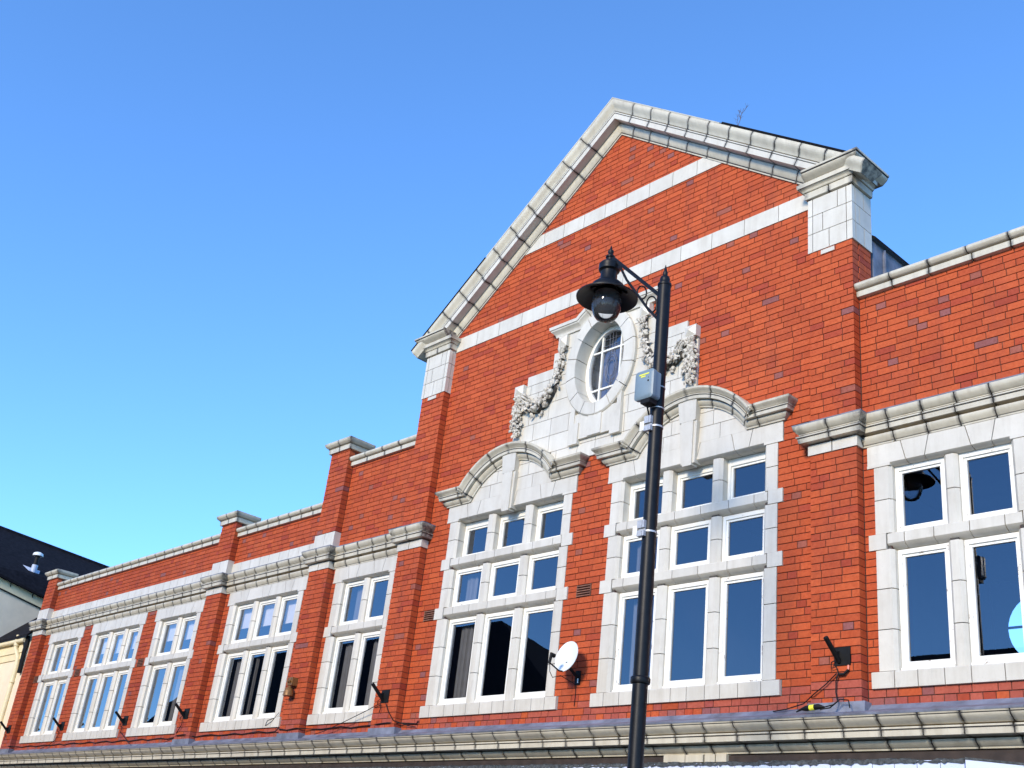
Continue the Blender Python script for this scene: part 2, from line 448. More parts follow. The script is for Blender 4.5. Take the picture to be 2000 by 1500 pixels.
def region(z0, z1, lo, hi, ex, fun=None):
    """free x intervals in the strip"""
    iv = [(lo, hi)]
    zm = (z0 + z1) / 2
    cut = [(a, b) for a, b, c0, c1 in ex if c0 < zm < c1]
    if fun: cut += fun(z0, z1)
    for a, b in cut:
        nv = []
        for p, q in iv:
            if b <= p or a >= q: nv.append((p, q)); continue
            if a > p: nv.append((p, a))
            if b < q: nv.append((b, q))
        iv = nv
    return iv
def gable_cut(z0, z1):
    out = []
    zm = (z0 + z1) / 2
    if z0 > APX - .05: return [(-9, 9)]
    hw = (APX - z0) / RAKE
    out += [(-9, -hw), (hw, 9)]
    for s in (-1, 1):
        cx = s * AR_C
        if 6.75 < zm < 6.96: out.append((cx - 1.30, cx + 1.30))
        if zm > 6.75 and zm - AR_Z < 1.13:
            h = math.sqrt(max(0, 1.13 ** 2 - (zm - AR_Z) ** 2)); out.append((cx - h, cx + h))
    if 6.96 < zm < 7.41:          # white panel between the two arches
        h = math.sqrt(max(0, 1.13 ** 2 - (zm - AR_Z) ** 2)); out.append((-AR_C + h - .02, AR_C - h + .02))
    return out
PAL = [(.50, .098, .033), (.48, .092, .031), (.53, .108, .036), (.44, .083, .030), (.495, .096, .033), (.465, .089, .031), (.515, .104, .034)]
def tone(z, x, header=False):
    q = random.random()
    if q < (.15 if header else .004): c = random.choice([(.30, .105, .085), (.28, .105, .095), (.33, .105, .07)])
    elif q < (.30 if header else .085): c = random.choice([(.40, .070, .032), (.38, .066, .033), (.42, .074, .031)])
    else:
        c = random.choice(PAL)
    f = random.uniform(.93, 1.07)
    lw = max(0.0, min(1.0, (-x - 3) / 9))            # bricks get gradually darker towards the left
    c = tuple(a * f * (1 - .12 * lw) for a in c)
    if z < 3.85 and random.random() < .65: c = tuple(.6 * a + .4 * b for a, b in zip(c, (.27, .10, .11)))
    return c
bricks = []      # x0,x1,y0,y1,z0,z1,tone
JT = .008
def lay(zlo, zhi, lo, hi, yf, yb, ex, fun=None, k0=None, bond=True):
    k = int(math.floor(zlo / CO + 1e-6))
    while k * CO < zhi - .005:
        c0, c1 = max(zlo, k * CO), min(zhi, (k + 1) * CO)
        ed = sorted({c0, c1, *[e for r in ex for e in r[2:4] if c0 + .004 < e < c1 - .004]})
        kept = [ed[0]]
        for e in ed[1:-1]:
            if e - kept[-1] > .02 and ed[-1] - e > .02: kept.append(e)
        ed = kept + [ed[-1]]
        hdr = (k % 4 == 1); allh = (k == 48 or k == 47)
        S, H = .2285, .1145
        x = -20.0 + ((k % 2) * .114 if not hdr else .057) + (0 if not hdr else 0) + .06 * math.sin(k * 2.3)
        cuts = []; t = 0
        while x < 10:
            wd = H if allh else (S if (not hdr or t % 2 == 0) else H)
            if not hdr and not allh and random.random() < .09: wd = H
            if hi > x - .3 and lo < x + .3 + wd: cuts.append((x, x + wd, wd < .15))
            x += wd; t += 1
        for z0, z1 in zip(ed[:-1], ed[1:]):
            if z1 - z0 < .018: continue
            for p, q in region(z0, z1, lo, hi, ex, fun):
                pc = [[max(a, p), min(b, q), h] for a, b, h in cuts if min(b, q) - max(a, p) > .001]
                if len(pc) > 1 and pc[0][1] - pc[0][0] < .055: pc[1][0] = pc[0][0]; pc.pop(0)
                if len(pc) > 1 and pc[-1][1] - pc[-1][0] < .055: pc[-2][1] = pc[-1][1]; pc.pop()
                for u, v, h in pc:
                    if v - u < .012: continue
                    bricks.append([u + JT / 2, v - JT / 2, yf + random.uniform(-.0018, .0012), yb, z0 + JT / 2, z1 - JT / 2, tone(z0, u, h)])
        k += 1
# wings
bays = [(-16.98, -9.41), (-8.87, -6.07), (-5.53, -3.75), (3.75, 5.84), (6.38, XR)]
for a, b in bays:
    lay(47 * CO, Z_L1, a, b, 0, .06, rects)
    inner = abs(a + b) / 2 < 5.6
    lay(6.50 if inner else 6.74, 7.96 if inner else 7.27, a, b, 0, .06, [])
# gable
lay(47 * CO, APX, -3.21, 3.21, 0, .06, rects, gable_cut)
# pilasters and piers (full depth so that their sides show brick)
for a, b in PIL:
    c_ = abs(a + b) / 2
    lay(47 * CO, 6.23, a, b, -PJ, .0, [])
    top = 8.70 if c_ < 4 else (8.25 if c_ < 6 else 7.54)
    lay(6.50 if c_ < 4 else 6.80, top, a, b, -PJ, .0, [])
    # side of the pier above the parapet
    if c_ < 6:
        k = int(7.9 / CO)
        while k * CO < top - .02:
            z0, z1 = k * CO, min(top, (k + 1) * CO); sp = .13 if k % 2 else .02
            for y0, y1 in ((.0, sp), (sp, .26)):
                if y1 - y0 > .03:
                    bricks.append([b - .1, b - .001, y0 + JT / 2, y1 - JT / 2, z0 + JT / 2, z1 - JT / 2, tone(z0, b)])
            k += 1
def brick_geo(bk):
    x0, x1, y0, y1, z0, z1, t = bk; e = .0028; d = .0022
    v = [(x0 + e, y0, z0 + e), (x1 - e, y0, z0 + e), (x1 - e, y0, z1 - e), (x0 + e, y0, z1 - e),
         (x0, y0 + d, z0), (x1, y0 + d, z0), (x1, y0 + d, z1), (x0, y0 + d, z1),
         (x0, y1, z0), (x1, y1, z0), (x1, y1, z1), (x0, y1, z1)]
    f = [(0, 1, 2, 3)]
    for i in range(4):
        j = (i + 1) % 4; f.append((4 + i, 4 + j, j, i)); f.append((8 + i, 8 + j, 4 + j, 4 + i))
    return v, f
def px_area(bk):
    if bk[0] > 5.6: return 0
    a = ray_px((bk[0], bk[2], bk[4])); b = ray_px((bk[1], bk[2], bk[4])); c = ray_px((bk[0], bk[2], bk[5]))
    if not a or not b or not c: return 0
    if not (10 < a[0] < 1985 and 10 < a[1] < 1440): return 0
    return abs((b[0] - a[0]) * (c[1] - a[1]) - (b[1] - a[1]) * (c[0] - a[0]))
order = sorted(range(len(bricks)), key=lambda i: -px_area(bricks[i]))
single = set(order[:300])
cache = {}
for i in order[:300]:
    bk = bricks[i]; key = (round(bk[1] - bk[0], 3), round(bk[3] - bk[2], 2), round(bk[5] - bk[4], 3))
    if key not in cache:
        v, f = brick_geo([0, key[0], 0, key[1], 0, key[2], None])
        me = bpy.data.meshes.new('brick'); me.from_pydata(v, [], f); me.materials.append(BRICK); cache[key] = me
    o = bpy.data.objects.new('brick', cache[key]); COL.objects.link(o); o.parent = B
    o.location = (bk[0], bk[2], bk[4]); o.color = (*bk[6], 1)
V = []; F = []; T = []
for i, bk in enumerate(bricks):
    if i in single: continue
    v, f = brick_geo(bk); b0 = len(V); V += v
    for q in f: F.append(tuple(b0 + j for j in q)); T += [bk[6][0], bk[6][1], bk[6][2], 1.0]
me = bpy.data.meshes.new('brickwork'); me.from_pydata(V, [], F); me.materials.append(BRICKS)
at = me.attributes.new('tone', 'FLOAT_COLOR', 'FACE'); at.data.foreach_set('color', T)
o = bpy.data.objects.new('brickwork', me); COL.objects.link(o); o.parent = B; o['kind'] = 'stuff'

# --- windows -----------------------------------------------------------------
def xprism(mb, prof, xa, xb, mi=0):      # prof (y,z)
    mb.prism(prof, lambda p: (xa, p[0], p[1]), lambda p: (xb, p[0], p[1]), mi)
def zprism(mb, prof, za, zb, mi=0):      # prof (x,y)
    mb.prism(prof, lambda p: (p[0], p[1], za), lambda p: (p[0], p[1], zb), mi)
def blk(name, parent, fn, smooth=30, mat=None):
    mb = MB(); fn(mb); return mb.build(name, mat or STONE, parent, smooth)
CURT = simple('grey_curtain', (.20, .215, .23), .9, 0, .1, 6, .05)
def make_window(x0, x1, nl, rows, lint, gable, flaky, blind, curtains=()):
    """rows: list of (z0,z1) of lights from the bottom; beams between them"""
    j0, j1 = x0 + JE, x1 - JE
    o0, o1 = j0 + JW, j1 - JW
    mw = .15 if gable else .135
    lw = (o1 - o0 - mw * (nl - 1)) / nl
    lights = [(o0 + i * (lw + mw), o0 + i * (lw + mw) + lw) for i in range(nl)]
    muls = [(lights[i][1], lights[i + 1][0]) for i in range(nl - 1)]
    # parent mesh: plaster lining inside the wall plus dark bedding behind the stones
    lin = MB()
    zt = rows[-1][1]
    lin.box(o0 - .10, o0 - .02, .145, .215, Z_S1, zt, 0); lin.box(o1 + .02, o1 + .10, .145, .215, Z_S1, zt, 0)
    lin.box(o0 - .02, o1 + .02, .145, .215, zt + .02, zt + .08, 0); lin.box(o0 - .02, o1 + .02, .145, .30, Z_S1 - .06, Z_S1, 0)
    for a, b in muls: lin.box(a + .025, b - .025, .03, .16, Z_S1, zt, 1)
    lin.box(j0 + .01, o0 - .03, .008, .14, Z_S0, zt, 1); lin.box(o1 + .03, j1 - .01, .008, .14, Z_S0, zt, 1)
    for (za, zb), (zc, zd) in zip(rows[:-1], rows[1:]): lin.box(j0, j1, .03, .13, zb + .035, zc - .02, 1)
    lin.box(x0 + .01, x1 - .01, -.015, .13, Z_S0 + .012, Z_S1 - .02, 1)
    lin.box(j0, j1, .01, .13, lint[0] + .06, lint[1] - .01, 1)
    W = lin.build('window', [PLASTER, JOINT], B)
    g2 = .0042
    # sill
    ns = max(6, round((x1 - x0) / .235)); xs = [x0] + [x0 + (x1 - x0) * (i + random.uniform(-.22, .22)) / ns for i in range(1, ns)] + [x1]
    sp = [(-.030, Z_S0), (-.034, Z_S1 - .016), (-.028, Z_S1 - .006), (.06, Z_S1 + .004), (.13, Z_S1 + .004), (.13, Z_S0)]
    for a, b in zip(xs[:-1], xs[1:]): blk('sill_block', W, lambda mb: xprism(mb, sp, a + g2, b - g2))
    # jambs and mullions
    ch = .032
    def jamb_prof(a, b, left, yf):
        if left: return [(a, yf), (b - ch, yf), (b, yf + ch), (b, .14), (a, .14)]
        return [(a, yf), (b, yf), (b, .14), (a, .14), (a, yf + ch)][0:0] + [(a + ch, yf), (b, yf), (b, .14), (a, .14), (a, yf + ch)]
    for ri, (za, zb) in enumerate(rows):
        np_ = 3 if zb - za > .9 else 2
        zs = [za + (zb - za) * i / np_ for i in range(np_ + 1)]
        for a, b in zip(zs[:-1], zs[1:]):
            dz = random.uniform(-.02, .02) * 0
            blk('jamb_block', W, lambda mb: zprism(mb, jamb_prof(j0, o0, True, -.006), a + g2, b - g2))
            blk('jamb_block', W, lambda mb: zprism(mb, jamb_prof(o1, j1, False, -.006), a + g2, b - g2))
            for p, q in muls:
                pr = [(p, .018 + ch), (p + ch, .018), (q - ch, .018), (q, .018 + ch), (q, .14), (p, .14)]
                blk('mullion_block', W, lambda mb: zprism(mb, pr, a + g2, b - g2))
    # transoms
    for (za, zb), (zc, zd) in zip(rows[:-1], rows[1:]):
        h = zc - zb
        pr = [(-.010, zb + .050), (-.010, zc - .012), (.0, zc - .002), (.13, zc + .004), (.13, zb), (.085, zb), (.05, zb + .008), (.02, zb + .024), (.0, zb + .040)]
        ear = [(-.014, zb), (-.014, zc), (.13, zc), (.13, zb)]
        blk('transom_block', W, lambda mb: xprism(mb, ear, x0, j0 + JW * .62))
        blk('transom_block', W, lambda mb: xprism(mb, ear, j1 - JW * .62, x1))
        cutx = [j0 + JW * .62 + g2 * 2]
        for (la, lb) in lights:
            cutx += [la + .115 + random.uniform(-.02, .02), lb - .115 + random.uniform(-.02, .02)]
        cutx.append(j1 - JW * .62 - g2 * 2)
        for a, b in zip(cutx[:-1], cutx[1:]): blk('transom_block', W, lambda mb: xprism(mb, pr, a + g2, b - g2), 40)
    # lintel
    za, zb = lint
    pr = [(-.012, za + .028), (-.012, zb), (.13, zb), (.13, za), (.055, za), (.02, za + .006)]
    cutx = [x0]
    for i, (la, lb) in enumerate(lights): cutx += [la + .20, lb - .20] if lw > .55 else [la + .17, lb - .17]
    cutx = [cutx[0]] + [c_ for c_ in cutx[1:]] + [x1]
    for i, (a, b) in enumerate(zip(cutx[:-1], cutx[1:])):
        def f(mb, a=a, b=b, i=i):
            if i == 0 or i == len(cutx) - 2: ea = [(-.012, za), (-.012, zb), (.13, zb), (.13, za)]
            # raked joints: lean the block ends
            lean = .055
            la_ = 0 if i == 0 else (lean if i % 2 else -lean); lb_ = 0 if i == len(cutx) - 2 else (-lean if i % 2 else lean)
            def pos(p, x, ln): return (x + ln * (p[1] - za) / (zb - za) * -1, p[0], p[1])
            mb.rings([[pos(p, a + g2, la_) for p in pr], [pos(p, b - g2, lb_) for p in pr]])
        blk('lintel_block', W, f)
    blk('lintel_block', W, lambda mb: mb.box(x0, o0 - .004, -.0125, .10, za, za + .029))
    blk('lintel_block', W, lambda mb: mb.box(o1 + .004, x1, -.0125, .10, za, za + .029))
    # timber frames, panes
    for ri, (za, zb) in enumerate(rows):
        deep = .06 if (gable and ri == 2) else 0
        for li, (a, b) in enumerate(lights):
            yf = .072 + deep
            mat = PAINTF if (flaky or (gable and random.random() < .5)) else PAINT
            fw = .038; bw = .062 if ri == 0 else .045; top = .045 + (.035 if deep else 0)
            def ring(mb, x0_, x1_, z0_, z1_, wl, wb, wt, y0_, y1_):
                mb.box(x0_, x0_ + wl, y0_, y1_, z0_, z1_); mb.box(x1_ - wl, x1_, y0_, y1_, z0_, z1_)
                mb.box(x0_ + wl, x1_ - wl, y0_ + .0015, y1_, z0_, z0_ + wb); mb.box(x0_ + wl, x1_ - wl, y0_ + .0015, y1_, z1_ - wt, z1_)
            fm = MB(); ring(fm, a + .002, b - .002, za + .004, zb - .002, fw, bw, top, yf, yf + .06)
            if ri == 0: fm.box(a + .004, b - .004, yf - .022, yf - .001, za + .005, za + .034)
            fr_o = fm.build('frame', mat, W)
            fm = MB(); ring(fm, a + .002 + fw, b - .002 - fw, za + .004 + bw, zb - .002 - top, .024, .03, .026, yf + .016, yf + .045)
            fm.build('sash', mat, W)
            pm = MB(); pm.add([(a + fw + .012, yf + .034, za + bw + .02), (b - fw - .012, yf + .034, za + bw + .02), (b - fw - .012, yf + .034, zb - top - .012), (a + fw + .012, yf + .034, zb - top - .012)], [(0, 1, 2, 3)])
            pm.build('pane', GLASS, W, recalc=False)
            if blind and ri == 1:
                bz = zb - (zb - za) * blind * random.uniform(.9, 1.1)
                bm_ = MB(); bm_.box(a - .02, b + .02, .2, .206, bz, zb + .01); bm_.box(a - .02, b + .02, .195, .212, bz - .02, bz); bm_.build('blind', BLIND, W)
    for ri, li, f0, f1 in curtains:
        a, b = lights[li]; za, zb = rows[ri]; cm_ = MB(); n_ = 14; vs = []; fs = []
        for q in range(n_ + 1):
            x = a + (b - a) * (f0 + (f1 - f0) * q / n_); y = .20 + .018 * math.sin(q * 1.9 + li) + .008 * math.sin(q * .7)
            vs += [(x, y, za - .02), (x + .006 * math.sin(q), y, zb + .02)]
            if q: fs.append((2 * q - 2, 2 * q, 2 * q + 1, 2 * q - 1))
        cm_.add(vs, fs); cm_.build('curtain', CURT, W, 60, recalc=False)
    return W
wing_rows = [(Z_S1, Z_T0), (Z_T1, Z_L0)]
gab_rows = [(Z_S1, Z_T0), (Z_T1, Z_U0), (Z_U1, Z_G0)]
for i, (a, b, n) in enumerate(WINGW):
    make_window(a, b, n, wing_rows, (Z_L0, Z_L1), False, i == 5, (0, .55, .5, .55, 0, 0)[i], [(), (), ((0, 1, .1, .5),), ((0, 0, .25, 1.0), (0, 1, .12, .25)), ((0, 0, .2, .7), (0, 1, .25, 1.1), (1, 0, .3, .75)), ()][i])
for i, (a, b, n) in enumerate(GABW): make_window(a, b, n, gab_rows, (Z_G0, Z_G1), True, False, 0, [((0, 0, .22, .6), (1, 0, .2, .55)), ((0, 0, .2, .5), (1, 0, .2, .45))][i])

# --- upper cornice with breaks round the pilasters -----------------------------
def curve(p0, p1, kind, n=5):
    """profile piece between (z,d) points; 'ovolo' bulges, 'cyma' s-curve, 'cavetto' hollows"""
    out = []
    for i in range(1, n):
        t = i / n
        z = p0[0] + (p1[0] - p0[0]) * t
        if kind == 'ovolo': d = p0[1] + (p1[1] - p0[1]) * math.sin(t * math.pi / 2)
        elif kind == 'cavetto': d = p0[1] + (p1[1] - p0[1]) * (1 - math.cos(t * math.pi / 2))
        else: d = p0[1] + (p1[1] - p0[1]) * (.5 - .5 * math.cos(t * math.pi)) 
        out.append((z, d))
    return out
def prof(zb, pts, back=-.03):
    """pts: [(z,d,kind-to-next)] upward; closes at the back"""
    out = []
    for i, p in enumerate(pts):
        out.append((zb + p[0], p[1]))
        if i < len(pts) - 1 and len(p) > 2: out += [q for q in curve((zb + p[0], p[1]), (zb + pts[i + 1][0], pts[i + 1][1]), p[2], 6)]
    return out + [(out[-1][0], back), (out[0][0], back)]
CORN = MB()
def cornice_run(path, kinds, parent, zb):
    cy = prof(zb + .216, [(0, .080), (.010, .082), (.012, .088, 'ovolo'), (.075, .128), (.092, .132), (.100, .130)])
    co = prof(zb + .124, [(0, .050), (.002, .084), (.056, .092), (.060, .104), (.073, .104)])
    bedw = prof(zb, [(0, .016), (.020, .020), (.022, .026, 'ovolo'), (.086, .056), (.096, .056)])
    bedp = prof(zb, [(0, .014), (.108, .014)])
    sweep_run(parent, 'crown_block', cy, path, -1, emb_plan, .34, STONED, core=CORN)
    sweep_run(parent, 'corona_block', co, path, -1, emb_plan, .34, STONED, core=CORN)
    acc = 0
    segs = path_frames(path, -1)
    for (a, d, n, L), kd in zip(segs, kinds):
        sweep_run(parent, 'bed_block', bedp if kd else bedw, path, -1, emb_plan, .30 if kd else .36, STONED if not kd else STONE, core=CORN, s_range=(acc, acc + L), soot=not kd)
        acc += L
CORNICE_Z = Z_L1 + .002
P = PIL
left_path = [(P[0][0], .25), (P[0][0], -PJ), (P[0][1], -PJ), (P[0][1], 0), (P[1][0], 0), (P[1][0], -PJ), (P[1][1], -PJ), (P[1][1], 0), (P[2][0], 0), (P[2][0], -PJ), (P[2][1], -PJ), (P[2][1], 0), (P[3][0], 0), (P[3][0], -PJ), (P[3][1], -PJ), (P[3][1], .0)]
right_path = [(P[4][0], 0), (P[4][0], -PJ), (P[4][1], -PJ), (P[4][1], 0), (P[5][0], 0), (P[5][0], -PJ), (P[5][1], -PJ), (P[5][1], 0), (XR, 0)]
cp = empty('tmp'); bpy.data.objects.remove(cp)
led = MB()
def lead_on(path, zb, d0, h, back=0.0, lip=.012):
    pr = [(zb, back - .02), (zb, d0 + .004), (zb + lip, d0 + .006), (zb + lip + .004, d0), (zb + h, back + .012), (zb + h + .03, back + .006), (zb + h + .03, back - .02)]
    segs = path_frames(path, -1); tot = sum(s[3] for s in segs)
    sweep_block(led, pr, path, segs, -1, emb_plan, 0, tot, None, None, False)
lead_on(left_path, CORNICE_Z + .309, .128, .035); lead_on(right_path, CORNICE_Z + .309, .128, .035)
CORNICE = led.build('cornice', LEAD, B)
cornice_run(left_path, [1, 1, 1, 0, 1, 1, 1, 0, 1, 1, 1, 0, 1, 1, 1], CORNICE, CORNICE_Z)
cornice_run(right_path, [1, 1, 1, 0, 1, 1, 1, 0], CORNICE, CORNICE_Z)
CORN.build('cornice_joint', SOOT_SHADE, CORNICE)
# --- white band above the cornice on the outer bays -----------------------------
bd = MB()
def band(path, z0, z1, d, blen, rng=None, name='band_block'):
    sweep_run(BANDO, name, [(z0, d), (z1, d), (z1, -.02), (z0, -.02)], path, -1, emb_plan, blen, STONE, core=bd, soot=False, gap=.008, s_range=rng)
BANDO = MB(); BANDO.box(-16.9, -6.1, .005, .02, 6.5, 6.7); BANDO = BANDO.build('stone_band', JOINT, B)
zb0 = CORNICE_Z + .30
band([(P[0][1], 0), (P[1][0], 0)], zb0, 6.762, .010, .30)
band([(P[1][1], 0), (P[2][0], 0)], zb0, 6.762, .010, .30)
for a, b in (P[0], P[1], P[2]):
    band([(a, .1), (a, -PJ), (b, -PJ), (b, .0)], zb0, 6.815, .010, .27)
band([(P[5][0], .0), (P[5][0], -PJ), (P[5][1], -PJ), (P[5][1], 0)], zb0, 6.815, .010, .27)
band([(P[5][1], 0), (XR, 0)], zb0, 6.762, .010, .30)
for (z0, z1), lo in ((BAND1, None), (BAND2, 3.21)):
    hw = lo or (APX - z0) / RAKE
    n = round(2 * hw / (.42 if lo is None else .50))
    for i in range(n):
        xa, xb = -hw + 2 * hw * i / n + .004, -hw + 2 * hw * (i + 1) / n - .004
        blk('band_block', BANDO, lambda mb: mb.box(xa, xb, -.011, .05, z0, z1), None)
bd.build('band_joint', JOINT, BANDO)

# --- parapet copings and pilaster caps ------------------------------------------
def coping(x0, x1, z0, parent, cm, blen=.37):
    path = [(x0, 0), (x1, 0)]
    lo = prof(z0, [(0, .022), (.006, .048), (.068, .052), (.070, .05)], -.05)
    hi = prof(z0 + .082, [(0, .056), (.006, .074, 'ovolo'), (.045, .098), (.062, .096), (.080, .078), (.086, .05)], -.28)
    sweep_run(parent, 'coping_block', lo, path, -1, emb_plan, blen, STONED, core=cm)
    sweep_run(parent, 'coping_block', hi, path, -1, emb_plan, blen, STONED, core=cm)
def new_part(name, mat=SOOT_SHADE):
    mb = MB(); return mb
cm = MB(); dummy = MB(); dummy.box(XL + .05, -6.1, .03, .22, 7.28, 7.32)
COP = dummy.build('parapet_coping', SOOT_SHADE, B)
coping(P[0][1] - .0, P[1][0], 7.262, COP, cm); coping(P[1][1], P[2][0], 7.262, COP, cm)
coping(P[2][1], P[3][0], 7.945, COP, cm, .40); coping(P[4][1], P[5][0], 7.945, COP, cm, .46); coping(P[5][1], XR, 7.262, COP, cm)
cm.build('coping_joint', SOOT_SHADE, COP)
for (a, b), zt in ((P[0], 7.535), (P[1], 7.535), (P[2], 8.235), (P[5], 8.235)):
    cm = MB(); dm = MB(); dm.box(a + .02, b - .02, -PJ + .02, .24, zt - .02, zt + .12)
    CP = dm.build('pilaster_cap', SOOT_SHADE, B)
    path = [(a, .26), (a, -PJ), (b, -PJ), (b, .30)]
    lo = prof(zt, [(0, .012), (.004, .034), (.078, .040), (.082, .05)], -.1)
    hi = prof(zt + .094, [(0, .05), (.004, .060, 'ovolo'), (.058, .100), (.080, .104), (.090, .09)], -.1)
    sweep_run(CP, 'cap_block', lo, path, -1, emb_plan, .28, STONED, core=cm)
    sweep_run(CP, 'cap_block', hi, path, -1, emb_plan, .28, STONED, core=cm)
    cm.box(a - .02, b + .02, -PJ - .02, .3, zt + .15, zt + .172)
    cm.build('cap_joint', SOOT_SHADE, CP)

# --- lower cornice over the shops ------------------------------------------------
LC = MB(); path = [(-17.95, 0), (XR, 0)]
zc = 3.30
lead2 = MB()
pl = [(zc + .255, -.02), (zc + .255, .292), (zc + .272, .296), (zc + .277, .288), (zc + .345, .055), (zc + .395, .006), (zc + .395, -.02)]
sweep_block(lead2, pl, path, path_frames(path, -1), -1, emb_plan, 0, 26.9, None, None, False)
for a, b in PIL: lead2.box(a - .03, b + .03, -PJ - .006, .0, zc + .30, zc + .415)
LOW = lead2.build('shop_cornice', LEAD, B)
cy = prof(zc + .170, [(0, .205), (.006, .212, 'ovolo'), (.068, .278), (.084, .288), (.090, .285)])
fa = prof(zc + .078, [(0, .165), (.002, .198), (.060, .202), (.062, .214), (.077, .214)])
be = prof(zc - .01, [(0, .040), (.014, .045), (.016, .052, 'ovolo'), (.066, .100), (.074, .100)])
sweep_run(LOW, 'crown_block', cy, path, -1, emb_plan, .385, STONED, core=LC)
sweep_run(LOW, 'fascia_block', fa, path, -1, emb_plan, .385, STONED, core=LC)
sweep_run(LOW, 'bed_block', be, path, -1, emb_plan, .385, STONED, core=LC)
LC.build('cornice_joint', SOOT_SHADE, LOW)
for i, (a, b) in enumerate(((1.42, 1.70), (1.705, 1.93), (1.95, 2.08), (2.09, 2.22))):       # repair stones under the cornice
    blk('repair_block', LOW, lambda mb: mb.box(a, b - .004, -.060, .02, zc - .085, zc - .012), None, STONED)
m = MB(); m.box(XL, XR, -.02, .05, 3.05, zc - .02); m.build('gap_strip', GAPFILL, LOW)  # dark brown strip filling the gap between bed mould and shop sign

# --- gable coping ------------------------------------------------------------------
rk = 3.78
rpath = [(-rk, rake_z(rk)), (0, APX), (rk, rake_z(rk))]
rp_bed = [(0.0, -.02), (0.0, .022), (.028, .026), (.032, .030)] + [(.032 + .095 * t, .030 + .042 * math.sin(t * math.pi / 2)) for t in (.2, .4, .6, .8, 1)] + [(.134, .072), (.134, -.02)]
rp_cor = [(.146, -.02), (.146, .165), (.150, .192), (.226, .198), (.230, .206), (.244, .208), (.244, -.02)]
rp_cym = [(.258, -.02), (.258, .204)] + [(.262 + .128 * t, .206 + .062 * (.5 - .5 * math.cos(t * math.pi)) + .012 * math.sin(t * math.pi)) for t in (0, .15, .3, .45, .6, .75, .9, 1)] + [(.405, .268), (.405, -.10)]
dm = MB(); dm.box(-.4, .4, .03, .2, APX - .2, APX); GC = dm.build('gable_coping', SOOT_SHADE, B)
cm = MB()
Ltot = sum(q[3] for q in path_frames(rpath, 1)); half = Ltot / 2
nb = 11
def rake_cuts(off):
    c_ = []
    L = half / nb
    c_ = [i * L for i in range(nb)] + [half + L * (i + .42) for i in range(nb)] + [Ltot]
    c_[nb - 1] = c_[nb - 1]
    return sorted(c_[:nb] + c_[nb:])
rc = [i * half / nb for i in range(nb)] + [half + .62 * half / nb + i * half / nb for i in range(nb - 1)] + [Ltot]
rc = rc[:nb - 0]  + rc[nb:]
rk2 = 3.32; dl = (rk - rk2) / math.cos(math.atan(RAKE))
for nm, pr in (('bed_block', rp_bed), ('corona_block', rp_cor), ('crown_block', rp_cym)):
    cu = [max(dl, min(Ltot - dl, q)) if nm != 'crown_block' else q for q in rc]
    cu = sorted(set(cu))
    cu = [q + (0 if i in (0, len(cu) - 1) else random.uniform(-.012, .012)) for i, q in enumerate(cu)]
    sweep_run(GC, nm, pr, rpath, 1, emb_xz, .37, STONED if nm != 'corona_block' else STONE, core=(cm if nm == 'crown_block' else None), cuts=cu)
    if nm != 'crown_block': sweep_block(cm, shrink(pr), rpath, path_frames(rpath, 1), 1, emb_xz, dl + .012, Ltot - dl - .012, None, None, False)
cm.build('coping_joint', SOOT_SHADE, GC)
fl = MB(); segs = path_frames(rpath, 1)
cap1 = [(.406, -.12), (.406, .272), (.418, .276), (.424, .262), (.424, -.12)]
sweep_block(fl, cap1, rpath, segs, 1, emb_xz, half * .42, half * 1.46, None, None, False)
fl.build('lead_capping', STONE, GC)
fl = MB(); cap2 = [(.407, -.12), (.407, .262), (.440, .262), (.446, .24), (.446, -.12)]
sweep_block(fl, cap2, rpath, segs, 1, emb_xz, half * 1.465, half * 1.93, None, None, False)
fl.build('felt_flashing', FELT, GC); fl = MB()
cap3 = [(.407, -.12), (.407, .276), (.426, .278), (.430, -.12)]
sweep_block(fl, cap3, rpath, segs, 1, emb_xz, 0.0, half * .415, None, None, False)
fl.build('felt_flashing', FELT, GC)
